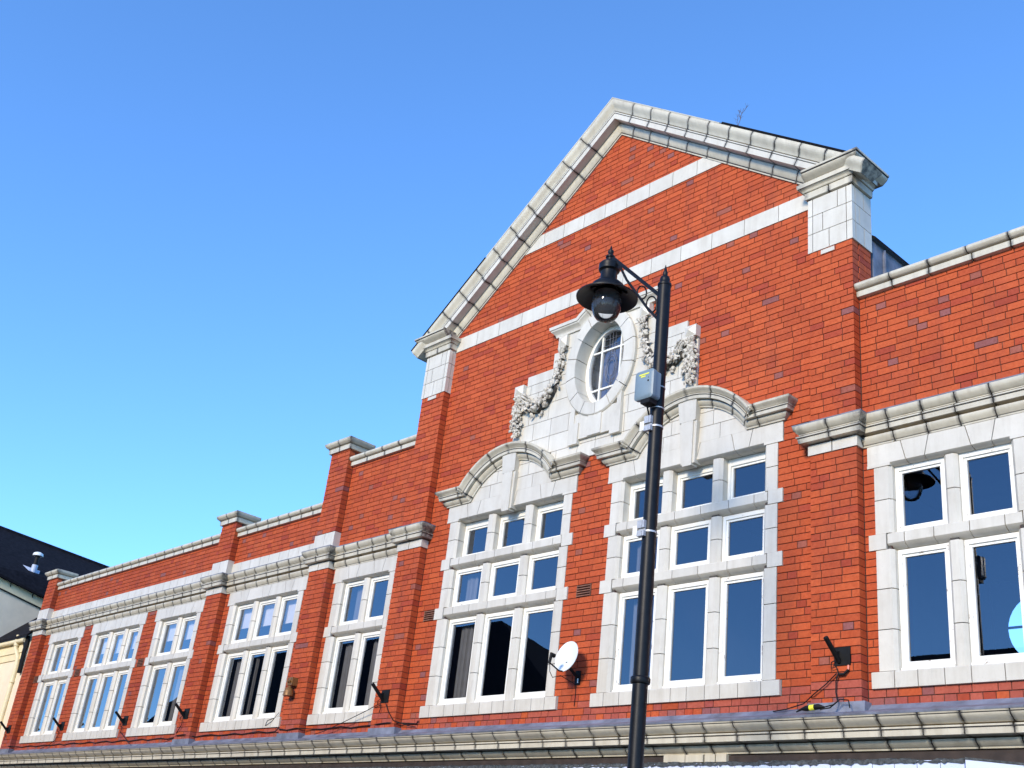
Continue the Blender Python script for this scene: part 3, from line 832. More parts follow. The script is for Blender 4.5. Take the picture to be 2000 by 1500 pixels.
# piers: white shaft stones, necking, abacus, crown
for sgn in (-1, 1):
    a, b = P[3] if sgn < 0 else P[4]
    dm = MB(); dm.box(a + .01, b - .01, -PJ + .004, .25, 8.64, 9.6); PC = dm.build('pier_cap', JOINT, B)
    path = [(a, .27), (a, -PJ), (b, -PJ), (b, .27)]
    zs = [8.66, 8.905, 9.145, 9.375]
    for i, (z0, z1) in enumerate(zip(zs[:-1], zs[1:])):
        L = b - a; off = (.21, .13, .32)[i]
        s0 = .27 + PJ; tot = s0 * 2 + L
        cuts = [0, s0 * .5 + (.06 if i % 2 else -.04), s0 - .06, s0 + .05, s0 + .05 + off, s0 + L - .06, s0 + L + .055, s0 + L + s0 * (.35 if i % 2 else .6), tot]
        sweep_run(PC, 'shaft_block', [(z0 + .004, .012), (z1 - .004, .012), (z1 - .004, -.05), (z0 + .004, -.05)], path, -1, emb_plan, .3, STONE, soot=False, gap=.009, cuts=cuts)
    cm = MB()
    neck = prof(9.382, [(0, .02), (.006, .036), (.085, .040), (.088, .044)], -.1)
    abac = prof(9.474, [(0, .05), (.012, .060, 'cavetto'), (.045, .092), (.046, .102), (.098, .106), (.104, .10)], -.15)
    crown = prof(9.582, [(0, .105), (.006, .112, 'ovolo'), (.078, .176), (.086, .190), (.108, .192), (.112, .18)], -.2)
    sweep_run(PC, 'necking_block', neck, path, -1, emb_plan, .34, STONED, core=cm)
    sweep_run(PC, 'abacus_block', abac, path, -1, emb_plan, .42, STONED, core=cm)
    cpath = [(a, .38), (a, -PJ), (b, -PJ)] if sgn < 0 else [(a, -PJ), (b, -PJ), (b, .38)]
    sweep_run(PC, 'crown_block', crown, cpath, -1, emb_plan, .6, STONED, core=cm)
    cm.build('cap_joint', SOOT_SHADE, PC)
    if sgn > 0: blk('repair_block', PC, lambda mb: mb.box(a + .15, a + .32, -PJ - .008, -PJ + .05, 8.60, 8.652), None)
    else: blk('repair_block', PC, lambda mb: mb.box(a + .16, a + .36, -PJ - .008, -PJ + .05, 8.60, 8.652), None)
# roof behind the gable and lead cheek beside it
m = MB()
m.prism([(-3.9, 8.86), (0, 11.72), (3.78, 8.86), (3.78, 8.90), (0, 11.80), (-3.9, 8.94)], lambda p: (p[0], .31, p[1]), lambda p: (p[0], 4.4, p[1]))
m.build('roof', SLATE, B)
m = MB(); m.box(-3.74, 3.74, .32, 4.2, 6.95, 8.86)
for y in (.55, 1.05, 1.55, 2.05, 2.55, 3.05): m.tube([(3.745, y, 7.0), (3.745, y, 8.84)], .022, 6)
m.build('lead_cheek', LEAD, B)
m = MB(); m.box(XL + .1, -3.8, .26, 7, 7.0, 7.05); m.box(3.8, XR, .26, 7, 7.5, 7.55); m.build('flat_roof', FELT, B)

# --- arched hoods over the gable windows ------------------------------------------
hood_bed = [(0, -.02), (0, .030), (.016, .034), (.018, .040)] + [(.018 + .052 * t, .040 + .034 * math.sin(t * math.pi / 2)) for t in (.25, .5, .75, 1)] + [(.076, .074), (.076, -.02)]
hood_cor = [(.083, -.02), (.083, .090), (.086, .118), (.128, .124), (.131, .134), (.141, .134), (.141, -.02)]
hood_cym = [(.150, -.02), (.150, .130)] + [(.153 + .052 * t, .132 + .040 * (.5 - .5 * math.cos(t * math.pi)) + .008 * math.sin(math.pi * t)) for t in (0, .2, .4, .6, .8, 1)] + [(.216, .176), (.220, .168), (.220, -.02)]
for s in (-1, 1):
    cx = s * AR_C; z0 = 6.752
    aa = math.degrees(math.asin((z0 - AR_Z) / AR_R))
    pth = [(cx - 1.275, z0)] + arc(cx, AR_Z, AR_R, 180 - aa, aa, 22) + [(cx + 1.275, z0)]
    sg = path_frames(pth, 1); tot = sum(q[3] for q in sg); st = sg[0][3]
    al = tot - 2 * st
    cuts = [0, st * .62, st + al * .035] + [st + al * (.16 + .17 * i) for i in range(5)] + [tot - st - al * .035, tot - st * .62, tot]
    dm = MB(); dm.box(cx - .2, cx + .2, .012, .03, 6.9, 7.1); HD = dm.build('arch_hood', JOINT, B)
    cm = MB()
    for nm, pr in (('bed_block', hood_bed), ('corona_block', hood_cor), ('crown_block', hood_cym)):
        sweep_run(HD, nm, pr, pth, 1, emb_xz, .3, STONED, ends=('ret', 'ret'), core=cm, cuts=cuts)
    cm.build('hood_joint', SOOT_SHADE, HD)
    # tympanum stones
    tb = MB()
    def ztop(x, r=AR_R + .03): return AR_Z + math.sqrt(max(0, r * r - (x - cx) ** 2))
    rowz = [Z_G1, 6.94, 7.12, 7.24]
    for ri, (za, zb) in enumerate(zip(rowz[:-1], rowz[1:])):
        hw = math.sqrt(max(0, (AR_R + .03) ** 2 - (za - AR_Z) ** 2))
        xs = [-hw, -.42 + .12 * (ri % 2), 0, .42 - .1 * (ri % 2), hw] if ri < 2 else [-hw, 0, hw]
        for xa, xb in zip(xs[:-1], xs[1:]):
            pts = [(cx + xa + .0035, za + .0035), (cx + xb - .0035, za + .0035)]
            for i in range(9):
                x = cx + xb - .0035 + (xa - xb + .007) * i / 8; zt_ = min(zb - .0035, ztop(x))
                if zt_ > za + .01: pts.append((x, zt_))
            blk('tympanum_block', HD, lambda mb: mb.prism(pts, lambda p: (p[0], -.008, p[1]), lambda p: (p[0], .05, p[1])), None)
    # keystone
    def key(mb):
        mb.rings([[(cx - .100, -.050, 6.505), (cx + .100, -.050, 6.505), (cx + .100, .06, 6.505), (cx - .100, .06, 6.505)],
                  [(cx - .132, -.070, 7.02), (cx + .132, -.070, 7.02), (cx + .132, .06, 7.02), (cx - .132, .06, 7.02)]])
    blk('keystone', HD, key, None)
    def key2(mb):
        mb.rings([[(cx - .118, -.085, 7.022), (cx + .118, -.085, 7.022), (cx + .118, .06, 7.022), (cx - .118, .06, 7.022)],
                  [(cx - .138, -.105, 7.30), (cx + .138, -.105, 7.30), (cx + .138, .06, 7.30), (cx - .138, .06, 7.30)]])
    blk('keystone', HD, key2, None)
    def key3(mb):
        mb.rings([[(cx - .066, -.066, 6.475), (cx + .066, -.066, 6.475), (cx + .066, .04, 6.475), (cx - .066, .04, 6.475)],
                  [(cx - .088, -.088, 7.018), (cx + .088, -.088, 7.018), (cx + .088, .04, 7.018), (cx - .088, .04, 7.018)]])
    blk('keystone_face', HD, key3, None)

# --- carved panel and oval window ------------------------------------------------
OA, OB = .615, .78
dm = MB()
for zr0, zr1, hw in ((7.0, 7.15, .35), (7.15, 7.40, .7)):
    dm.box(-hw, hw, -.012, .03, zr0, zr1)
for s in (-1, 1):
    dm.box(min(s * .64, s * 1.58), max(s * .64, s * 1.58), -.012, .03, 7.42, 8.28); dm.box(min(s * .64, s * 1.40), max(s * .64, s * 1.40), -.012, .03, 8.28, 8.41)
    dm.box(min(s * .6, s * .8), max(s * .6, s * .8), -.012, .03, 8.41, 8.86)
PN = dm.build('carved_panel', JOINT, B)
rz = [6.962, 7.17, 7.42, 7.67, 7.92, 8.14, 108 * CO, 110 * CO, 113 * CO, 8.90]
def half_w(z):
    if z < 7.42: return AR_C
    if z < 108 * CO: return 1.60
    if z < 110 * CO: return 1.42
    if z < 113 * CO: return .93
    return .82
def arc_top(x): 
    r = AR_R + .20; d = abs(abs(x) - AR_C)
    return AR_Z + math.sqrt(r * r - d * d) if d < r else 0
def ell_x(z, a=.53, b=.69):
    t = (z - OVC) / b
    return a * math.sqrt(1 - t * t) if abs(t) < 1 else 0
for ri, (za, zb) in enumerate(zip(rz[:-1], rz[1:])):
    hw = half_w((za + zb) / 2)
    inner = max(ell_x(za), ell_x(zb), ell_x((za + zb) / 2))
    for s in (-1, 1):
        st = 0 if inner == 0 else None
        n = max(1, round((hw - (inner or 0)) / .36))
        start = inner if inner > 0 else 0
        edges = [start + (hw - start) * i / n for i in range(n + 1)]
        for i in range(1, n): edges[i] += (.09 if ri % 2 else -.07)
        for ea, eb in zip(edges[:-1], edges[1:]):
            lo, hi = ea + .0035, eb - .0035
            if ea == start and inner > 0:
                pts = [(hi, za + .0035), (hi, zb - .0035)]
                pts = [(hi, zb - .0035)] + [(max(ell_x(zb - .0035 + (za - zb + .007) * q / 8), 0) , zb - .0035 + (za - zb + .007) * q / 8) for q in range(9)] + [(hi, za + .0035)]
            else:
                pts = []
                for q in range(9):
                    x = lo + (hi - lo) * q / 8; zz = max(za + .0035, arc_top(x)) 
                    if zz < zb - .012: pts.append((x, zz))
                if len(pts) < 2: continue
                pts += [(pts[-1][0], zb - .0035), (pts[0][0], zb - .0035)]
            pts = [(s * x, z) for x, z in pts]
            blk('panel_block', PN, lambda mb: mb.prism(pts, lambda p: (p[0], -.024, p[1]), lambda p: (p[0], .04, p[1])), None)
# bracket blocks with a pyramid face, cap moulding pieces
def pyramid(mb, x0, x1, z0, z1, y, p):
    c_ = ((x0 + x1) / 2, y - p, (z0 + z1) / 2)
    mb.box(x0, x1, y, .03, z0, z1)
    mb.add([(x0 + .012, y - .001, z0 + .012), (x1 - .012, y - .001, z0 + .012), (x1 - .012, y - .001, z1 - .012), (x0 + .012, y - .001, z1 - .012), c_], [(0, 1, 4), (1, 2, 4), (2, 3, 4), (3, 0, 4)])
for s in (-1, 1):
    blk('bracket_block', PN, lambda mb: pyramid(mb, s * 1.515 - .09, s * 1.515 + .09, 8.155, 8.305, -.085, .035), None)
    blk('bracket_block', PN, lambda mb: pyramid(mb, s * .735 - .08, s * .735 + .08, 8.70, 8.868, -.075, .035), None)
# plinth below the oval
def plinth(mb):
    mb.box(-.445, .445, -.062, .03, 7.222, 7.58)
    for s in (-1, 1):
        mb.box(s * .365 - .085, s * .365 + .085, -.080, .03, 7.160, 7.45)
        mb.box(s * .405 - .035, s * .405 + .035, -.072, .03, 7.45, 7.80)
blk('plinth_block', PN, plinth, None)
blk('plinth_block', PN, lambda mb: mb.box(-.115, .115, -.074, .0, 7.228, 7.60), None)
OV = MB()
ring_n = 14
for i in range(40):           # lining of the opening
    t0, t1 = 2 * math.pi * i / 40, 2 * math.pi * (i + 1) / 40
    OV.add([((OVA + .012) * math.cos(t0), -.03, OVC + (OVB + .012) * math.sin(t0)), ((OVA + .012) * math.cos(t1), -.03, OVC + (OVB + .012) * math.sin(t1)),
            ((OVA + .012) * math.cos(t1), .20, OVC + (OVB + .012) * math.sin(t1)), ((OVA + .012) * math.cos(t0), .20, OVC + (OVB + .012) * math.sin(t0))], [(0, 1, 2, 3)])
OVW = OV.build('oval_window', JOINT, B, recalc=False)
rprof = [(0, -.070, 0), (.02, -.088, 0), (.90, -.088, 0), (1.0, -.070, 0), (1.0, .02, 0), (.9, .02, 0), (.0, .19, 0)]
for i in range(ring_n):
    mb = MB(); rings = []
    t0 = 2 * math.pi * (i + .5) / ring_n + .008; t1 = 2 * math.pi * (i + 1.5) / ring_n - .008
    for q in range(7):
        t = t0 + (t1 - t0) * q / 6; c_, s_ = math.cos(t), math.sin(t)
        rings.append([((OVA + (OA - OVA) * k_) * c_, y, OVC + (OVB + (OB - OVB) * k_) * s_) for k_, y, _ in rprof])
    mb.rings(rings); mb.build('ring_block', STONE, OVW, 35)
def ell_tube(mb, a, b, wdt, y0, y1, n=44):
    rings = []
    for i in range(n + 1):
        t = 2 * math.pi * i / n; c_, s_ = math.cos(t), math.sin(t)
        rings.append([(a * c_, y0, OVC + b * s_), ((a - wdt) * c_, y0, OVC + (b - wdt) * s_), ((a - wdt) * c_, y1, OVC + (b - wdt) * s_), (a * c_, y1, OVC + b * s_)])
    mb.rings(rings, cap=False)
fm = MB(); ell_tube(fm, .432, .602, .045, .125, .185); ell_tube(fm, .39, .56, .026, .112, .17)
fm.build('frame', PAINTF, OVW, 40)
fm = MB()
for x in (-.165, .175):
    hz = .55 * math.sqrt(1 - (x / .38) ** 2); fm.box(x - .012, x + .012, .128, .165, OVC - hz, OVC + hz)
for z in (-.30, .26):
    hx = .38 * math.sqrt(1 - (z / .55) ** 2); fm.box(-hx, hx, .129, .164, OVC + z - .011, OVC + z + .011)
fm.build('glazing_bar', PAINT, OVW)
pm = MB(); pm.add([(.385 * math.cos(2 * math.pi * i / 40), .148, OVC + .555 * math.sin(2 * math.pi * i / 40)) for i in range(40)], [tuple(range(40))]); pm.build('pane', GLASS, OVW, recalc=False)
fm = MB()       # leaded tracery in the middle lights
def lead_line(pts): fm.tube([(x, .140, OVC + z) for x, z in pts], .0035, 5)
for sc_ in (1.0, .82, .55):
    lead_line([(.01 + .105 * sc_ * math.cos(t * math.pi / 12), -.02 + .22 * sc_ * math.sin(t * math.pi / 12)) for t in range(25)])
lead_line([(-.02, -.5), (-.02, -.25)]); lead_line([(.04, -.5), (.04, -.25)]); lead_line([(-.03, .2), (-.05, .5)]); lead_line([(.05, .2), (.07, .5)])
lead_line([(-.16, .33), (.17, .33)]); lead_line([(-.15, .42), (.16, .42)]); lead_line([(.01, .20), (.01, .52)]); lead_line([(.01, -.12), (.01, -.40)])
lead_line([(-.09, .3), (.01, .22), (.11, .3)]); lead_line([(-.08, -.18), (.01, -.26), (.10, -.18)])
fm.build('tracery', LEAD, OVW)
# little cornice that lifts over the oval
z0 = 8.888
ex = (OA + .015); ez = (OB + .015)
ta = math.degrees(math.asin((z0 - OVC) / ez))
op = [(-.855, z0)] + arc(0, OVC, ex, 180 - ta, ta, 20, ez) + [(.855, z0)]
osg = path_frames(op, 1); otot = sum(q[3] for q in osg); ost = osg[0][3]
oprof = [(0, -.02), (0, .045), (.012, .05)] + [(.014 + .07 * t, .05 + .055 * (1 - math.cos(t * math.pi / 2))) for t in (0, .25, .5, .75, 1)] + [(.100, .108), (.104, .122), (.150, .126), (.154, -.02)]
sweep_run(OVW, 'hood_block', oprof, op, 1, emb_xz, .3, STONE, ends=('ret', 'ret'), cuts=[0, ost, ost + (otot - 2 * ost) * .22, ost + (otot - 2 * ost) * .5, ost + (otot - 2 * ost) * .78, otot - ost, otot], soot=False)

# garlands of fruit, leaves and ribbon
def blob(mb, c, r, sx=1, sy=1, sz=1, n=7, rot=0.0):
    rings = []; cr, sr = math.cos(rot), math.sin(rot)
    for i in range(1, 5):
        ph = math.pi * i / 5
        ring = []
        for j in range(n):
            t = 2 * math.pi * j / n
            x, y, z = r * sx * math.sin(ph) * math.cos(t), r * sy * math.sin(ph) * math.sin(t), r * sz * math.cos(ph)
            ring.append((c[0] + x * cr - z * sr, c[1] + y, c[2] + x * sr + z * cr))
        rings.append(ring)
    mb.rings(rings)
def leaf(mb, c, ang, L, W, y):
    d = Vector((math.cos(ang), 0, math.sin(ang))); n = Vector((-d.z, 0, d.x)); c = Vector((c[0], y, c[1]))
    o = Vector((0, -1, 0))
    p = [c, c + d * L * .35 + n * W + o * .012, c + d * L * .75 + n * W * .7 + o * .02, c + d * L + o * .004, c + d * L * .75 - n * W * .7 + o * .02, c + d * L * .35 - n * W + o * .012, c + d * L * .5 + o * .034]
    mb.add([tuple(q) for q in p], [(0, 1, 6), (1, 2, 6), (2, 3, 6), (3, 4, 6), (4, 5, 6), (5, 0, 6)])
def garland(pts, rad, name, seed):
    random.seed(seed); mb = MB()
    P_ = [Vector((a, 0, b)) for a, b in pts]; n = 72
    def at_(t):
        f = t * (len(P_) - 1); i = min(int(f), len(P_) - 2); return P_[i].lerp(P_[i + 1], f - i)
    bk_ = MB(); bk_.tube([tuple(at_(q / 24) + Vector((0, -.028, 0))) for q in range(25)], [rad(q / 24) * .62 for q in range(25)], 7); bk_.build('garland_ground', CREVICE, PN)  # dark backing tube, paints the shade between leaves and fruit
    for q in range(n):
        t = (q + random.random()) / n; c_ = at_(t); r_ = rad(t)
        d = at_(min(1, t + .03)) - at_(max(0, t - .03)); ang = math.atan2(d.z, d.x)
        for _ in range(2):
            off = random.uniform(-1, 1)
            nx, nz = -math.sin(ang), math.cos(ang)
            cc = (c_.x + nx * off * r_ * .85, c_.z + nz * off * r_ * .85)
            yy = -.03 - (1 - off * off) * r_ * random.uniform(.45, .95)
            if random.random() < .38:
                blob(mb, (cc[0], yy, cc[1]), random.uniform(.020, .042) * (.6 + r_ * 4), random.uniform(.8, 1.2), .9, random.uniform(.8, 1.3), 8, random.uniform(0, 3))
            else: leaf(mb, cc, ang + random.choice([-1, 1]) * random.uniform(.2, 1.3), random.uniform(.06, .10), random.uniform(.016, .028), yy - .01)
    return mb.build(name, CARVED, PN, 50)
for s, sd in ((-1, 3), (1, 9)):
    sw = [(.735, 8.70), (.745, 8.55), (.765, 8.38), (.80, 8.22), (.86, 8.08), (.96, 7.955), (1.09, 7.885), (1.22, 7.89), (1.33, 7.95), (1.42, 8.04), (1.49, 8.13)]
    garland([(s * x, z) for x, z in sw], lambda t: .050 + .070 * max(0, math.sin(math.pi * min(1, max(0, (t - .28) / .66)))) ** .8, 'garland', sd)
    dr = [(1.52, 8.14), (1.525, 8.02), (1.52, 7.90), (1.52, 7.78), (1.515, 7.66), (1.51, 7.56)]
    garland([(s * x, z) for x, z in dr], lambda t: .045 + .035 * math.sin(math.pi * t) ** 2 + (.016 if t > .55 else 0), 'garland_drop', sd + 1)
    for q in range(3):     # ribbon folds
        for pts_, rr_ in (([(s * (.70 + .03 * q), -.06, 8.70 - .01 * q), (s * (.66 + .05 * q), -.10, 8.66), (s * (.70 + .03 * q), -.085, 8.60)], [.02, .026, .012]),
                          ([(s * (1.47 + .035 * q), -.06, 8.16), (s * (1.44 + .07 * q), -.10, 8.11), (s * (1.48 + .03 * q), -.075, 8.06)], [.018, .024, .012]),
                          ([(s * (1.28 + .03 * q), -.08, 8.06 - .03 * q), (s * (1.36 + .03 * q), -.11, 8.12 - .03 * q), (s * 1.47, -.08, 8.15 - .01 * q)], [.01, .02, .012])):
            mb = MB(); mb.tube(pts_, rr_, 7); mb.build('ribbon', CARVED, PN, 60)
random.seed(21)
# --- air vents
for vx, vz in VENTS:
    mb = MB(); mb.box(vx - .115, vx + .115, .012, .04, vz - .075, vz + .075)
    V_ = mb.build('air_vent', SOOT_SHADE, B)
    for q in range(5):
        z = vz - .06 + .030 * q
        sb = MB(); sb.rings([[(x, .012, z - .012), (x, -.012, z - .008), (x, -.010, z + .004), (x, .012, z + .010)] for x in (vx - .113, vx + .113)]); sb.build('slat', TERRA, V_)
    for x in (vx - .117, vx + .109):
        sb = MB(); sb.box(x, x + .008, -.006, .02, vz - .076, vz + .076); sb.build('vent_edge', TERRA, V_)

# ------------------------------------------------------------------ shop sign below the cornice
SG = empty('shop_sign', (-6, -.16, 2.6), 'pale blue shop fascia board under the lower cornice', 'sign')
def child(mb, name, mat, par, smooth=None, recalc=True):
    o = mb.build(name, mat, None, smooth, recalc); o.parent = par; o.matrix_parent_inverse = Matrix.Translation(-Vector(par.location)); return o
m = MB(); m.box(-15, 4.70, -.15, -.02, 2.5, 3.185); child(m, 'board', BOARD, SG)
for i in range(70):
    m = MB(); x = -10 + i * .21
    if x > 4.6: break
    m.box(x, x + .004, -.1535, -.149, 2.5, 3.18); child(m, 'board_groove', LEAD, SG)
m = MB()
top = []
x = -15
pts = []
while x < 4.72:
    pts.append((x, 3.178 + random.uniform(0, .03))); x += .03
vs = []; fs = []
for i, (x, z) in enumerate(pts):
    vs += [(x, -.158 - random.uniform(0, .008), 3.172 - random.uniform(0, .022)), (x, -.155, z), (x, -.02, z + .02)]
    if i: b = 3 * i; fs += [(b - 3, b, b + 1, b - 2), (b - 2, b + 1, b + 2, b - 1)]
m.add(vs, fs); child(m, 'mossy_edge', MOSS, SG)
SG2 = empty('shop_sign', (6, -.1, 2.5), 'sloping end of pale shop fascia at the lower right corner', 'sign')
m = MB(); m.prism([(4.71, -.15), (7.5, .02), (7.5, .05), (4.71, -.02)], lambda p: (p[0], p[1], 2.45), lambda p: (p[0], p[1], 3.185 - .10 * (p[0] - 4.71) / 1.0)); child(m, 'board', BOARD, SG2)
m = MB(); m.prism([(4.71, -.156), (7.5, .014), (7.5, .05), (4.71, -.02)], lambda p: (p[0], p[1], 3.187 - .10 * (p[0] - 4.71)), lambda p: (p[0], p[1], 3.205 - .10 * (p[0] - 4.71))); child(m, 'mossy_edge', MOSS, SG2)

# ------------------------------------------------------------------ street lamp
LX, LY = 3.39, -2.70
HX = 2.665
SL = empty('street_lamp', (LX, LY, 0), 'black street lamp post with bell shaped lantern on a scrolled arm', 'street lamp')
m = MB(); m.lathe([(.13, .12), (.13, .35), (.10, .42), (.095, 1.2), (.072, 1.28), (.062, 1.34), (.0605, 3.36), (.0585, 6.2), (.0585, 6.93), (.064, 6.935), (.064, 6.955), (.055, 6.965)], (LX, LY, 0), 28); child(m, 'post', BLACK, SL, 40)
m = MB(); m.lathe([(.0605, 3.345), (.074, 3.35), (.078, 3.362), (.078, 3.392), (.072, 3.402), (.064, 3.405)], (LX, LY, 0), 28); child(m, 'collar', BLACK, SL, 40)
m = MB(); m.lathe([(.052, 6.96), (.044, 6.972), (.046, 6.99), (.047, 7.01), (.040, 7.03), (.024, 7.04), (.019, 7.046), (.022, 7.056), (.022, 7.085), (.016, 7.092), (.014, 7.11), (.002, 7.165)], (LX, LY, 0), 20); child(m, 'finial', BLACK, SL, 40)
m = MB(); m.rings([[(x, LY + y, z + dz) for y, dz in ((-.014, -.024), (.014, -.024), (.014, .024), (-.014, .024))] for x, z in ((LX - .04, 6.845), (HX + .06, 7.475), (HX, 7.50))]); child(m, 'arm', BLACK, SL)
m = MB(); m.tube([(LX - .05, LY, 6.60), (LX - .20, LY, 6.78), (HX + .24, LY, 7.18), (HX + .12, LY, 7.40)], .013, 8); child(m, 'strut', BLACK, SL, 50)
for cx_, cz_, rx, rz_, tl in ((LX - .145, 6.795, .058, .090, .35), (LX - .275, 6.965, .050, .080, .5)):
    m = MB(); m.tube([(cx_ + rx * math.cos(t) * math.cos(tl) - rz_ * math.sin(t) * math.sin(tl), LY, cz_ + rx * math.cos(t) * math.sin(tl) + rz_ * math.sin(t) * math.cos(tl)) for t in [2 * math.pi * q / 28 for q in range(29)]], .0075, 7, cap=False); child(m, 'scroll', BLACK, SL, 60)
m = MB(); m.tube([(LX - .055, LY, 6.88), (LX - .085, LY, 6.80), (LX - .075, LY, 6.70), (LX - .10, LY, 6.655)], .008, 7); child(m, 'scroll', BLACK, SL, 60)
hood = [(.12, 7.20), (.135, 7.135), (.20, 7.10), (.285, 7.052), (.296, 7.05), (.298, 7.062), (.285, 7.072), (.215, 7.105), (.180, 7.118), (.176, 7.15), (.158, 7.19), (.125, 7.222), (.088, 7.24), (.082, 7.255), (.081, 7.345), (.088, 7.352), (.102, 7.362), (.106, 7.38), (.102, 7.398), (.105, 7.41), (.104, 7.428), (.088, 7.448), (.055, 7.458), (.036, 7.462), (.036, 7.505), (.046, 7.512), (.046, 7.528), (.028, 7.54), (.022, 7.556), (.030, 7.575), (.028, 7.592), (.014, 7.604), (.012, 7.62), (.002, 7.655)]
m = MB(); m.lathe(hood, (HX, LY, 0), 40); child(m, 'lantern_hood', BLACK, SL, 35)
m = MB(); m.lathe([(.138, 7.095), (.146, 7.04), (.146, 6.99), (.138, 6.93), (.118, 6.872), (.09, 6.832), (.05, 6.81), (.015, 6.804), (.0, 6.803)], (HX, LY, 0), 40, cap=False); gobj = child(m, 'globe', GLOBE, SL, 60)
m = MB(); m.lathe([(.0, 7.155), (.10, 7.15), (.122, 7.11), (.118, 7.105), (.09, 7.14), (0, 7.145)], (HX, LY, 0), 24); child(m, 'lamp_reflector', BLACKM, SL, 40)
for q in range(3):
    t = q * 2.094 + .4; m = MB(); m.tube([(HX + .15 * math.cos(t), LY + .15 * math.sin(t), 7.12), (HX + .20 * math.cos(t), LY + .20 * math.sin(t), 7.09)], .012, 6); child(m, 'clip', BLACK, SL)
for zz in (5.545, 4.60):    # strapped channel brackets
    br = MB()
    for dz, h in ((.035, .045), (-.045, .026)):
        br.box(LX - .062, LX - .012, LY - .088, LY - .055, zz + dz - h / 2 - .01, zz + dz + h / 2 + .01)
        br.box(LX - .008, LX + .012, LY - .088, LY - .055, zz + dz - h / 2 - .01, zz + dz + h / 2 + .01)
    br.box(LX - .06, LX + .01, LY - .07, LY - .05, zz - .06, zz + .06)
    o = child(br, 'strap_bracket', STEEL, SL)
    m = MB(); m.lathe([(.0595, zz - .028), (.0635, zz - .027), (.0635, zz - .012), (.0595, zz - .011)], (LX, LY, 0), 24); child(m, 'strap', STEEL, SL, 40)
    m = MB(); m.box(LX - .115, LX - .068, LY - .08, LY - .074, zz - .055, zz + .03); m.tube([(LX - .09, LY - .083, zz - .04), (LX - .09, LY - .07, zz - .04)], .008, 8); child(m, 'tag_plate', PAINTF, SL)
# ------------------------------------------------------------------ grey box strapped to the lamp post
JB = empty('junction_box', (LX, LY - .14, 5.72), 'blue grey plastic cabinet with yellow print strapped to the lamp post', 'junction box')
bx0, bx1, by1, by0, bz0, bz1 = LX - .12, LX + .08, LY - .062, LY - .175, 5.745, 6.01
def rbox(x0, x1, z0, z1, r, n=5):
    out = []
    for cx_, cz_, a0 in ((x1 - r, z1 - r, 0), (x0 + r, z1 - r, 90), (x0 + r, z0 + r, 180), (x1 - r, z0 + r, 270)):
        out += [(cx_ + r * math.cos(R(a0 + 90 * q / n)), cz_ + r * math.sin(R(a0 + 90 * q / n))) for q in range(n + 1)]
    return out
m = MB(); m.rings([[(x, y, z) for x, z in rbox(bx0 + i, bx1 - i, bz0 + i, bz1 - i, .03)] for y, i in ((by1, .0), (by0 + .05, 0))]); child(m, 'case', GREYBOX, JB, 40)
m = MB(); m.rings([[(x, y, z) for x, z in rbox(bx0 + i, bx1 - i, bz0 + i, bz1 - i, .03)] for y, i in ((by0 + .047, -.005), (by0 + .012, -.005), (by0, .012))]); child(m, 'door', GREYBOX, JB, 40)
for (x0, x1, z) in ((bx0 + .05, bx0 + .16, bz1 - .040), (bx0 + .07, bx0 + .12, bz1 - .060)):
    m = MB(); m.box(x0, x1, by0 - .0015, by0 + .003, z - .006, z + .006); child(m, 'label_print', YELLOW, JB)
for z, r_ in ((5.90, .009), (5.93, .004)):
    m = MB(); m.tube([(bx1 - .045, by0 - .002, z), (bx1 - .045, by0 + .004, z)], r_, 10); child(m, 'lock', BLACKM, JB)
m = MB(); m.box(LX - .05, LX + .05, by1 - .10, by1, bz0 - .045, bz0 + .01); m.tube([(LX - .02, by1 - .05, bz0 - .04), (LX - .02, by1 - .03, bz0 - .09), (LX - .03, LY - .06, bz0 - .13)], .008, 6); child(m, 'cable_gland', BLACKM, JB)
for z in (5.90, 5.70):
    m = MB(); m.lathe([(.0595, z - .006), (.063, z - .005), (.063, z + .005), (.0595, z + .006)], (LX, LY, 0), 24); child(m, 'strap', STEEL, JB, 40)

# ------------------------------------------------------------------ satellite dish
DC = Vector((.045, -.235, 4.375)); DN = Vector((-.05, -.97, .22)).normalized()
SD = empty('satellite_dish', (.03, 0, 4.18), 'white satellite dish mounted on brick between the gable windows', 'satellite dish')
du = (Vector((0, 0, 1)) - DN * DN.z).normalized(); dv = DN.cross(du)
m = MB(); rings = []
for rr, dd in ((.002, -.028), (.06, -.025), (.11, -.017), (.15, -.006), (.172, .0), (.180, .002), (.181, -.004), (.17, -.009), (.11, -.026), (.05, -.034), (.002, -.036)):
    rings.append([DC + (du * 1.04 * math.cos(2 * math.pi * q / 40) + dv * math.sin(2 * math.pi * q / 40)) * rr + DN * dd for q in range(40)])
m.rings(rings); child(m, 'reflector', DISHW, SD, 40)
LN = DC + DN * .205 - du * .075
m = MB(); m.tube([DC - du * .18 - DN * .01, DC - du * .20 + DN * .05, LN - du * .10 + DN * .01], .009, 8); child(m, 'feed_arm', BLACKM, SD, 50)
m = MB(); m.tube([LN - du * .11 + DN * .008, LN + du * .015 + DN * .012], [.016, .02], 8); m.tube([LN + du * .0 + DN * .015, LN - DN * .035], [.02, .026], 12); child(m, 'receiver', BLACKM, SD, 40)
m = MB(); m.tube([DC - DN * .03 - du * .05, DC - DN * .09 - du * .10, Vector((.03, -.05, 4.20)), Vector((.03, -.005, 4.18))], [.02, .018, .018, .02], 10); m.box(-.01, .07, -.014, .0, 4.10, 4.26); child(m, 'wall_mount', BLACKM, SD, 50)
m = MB(); m.box(.035, .05, -.02, -.012, 4.12, 4.17); child(m, 'mount_sticker', DISHW, SD)
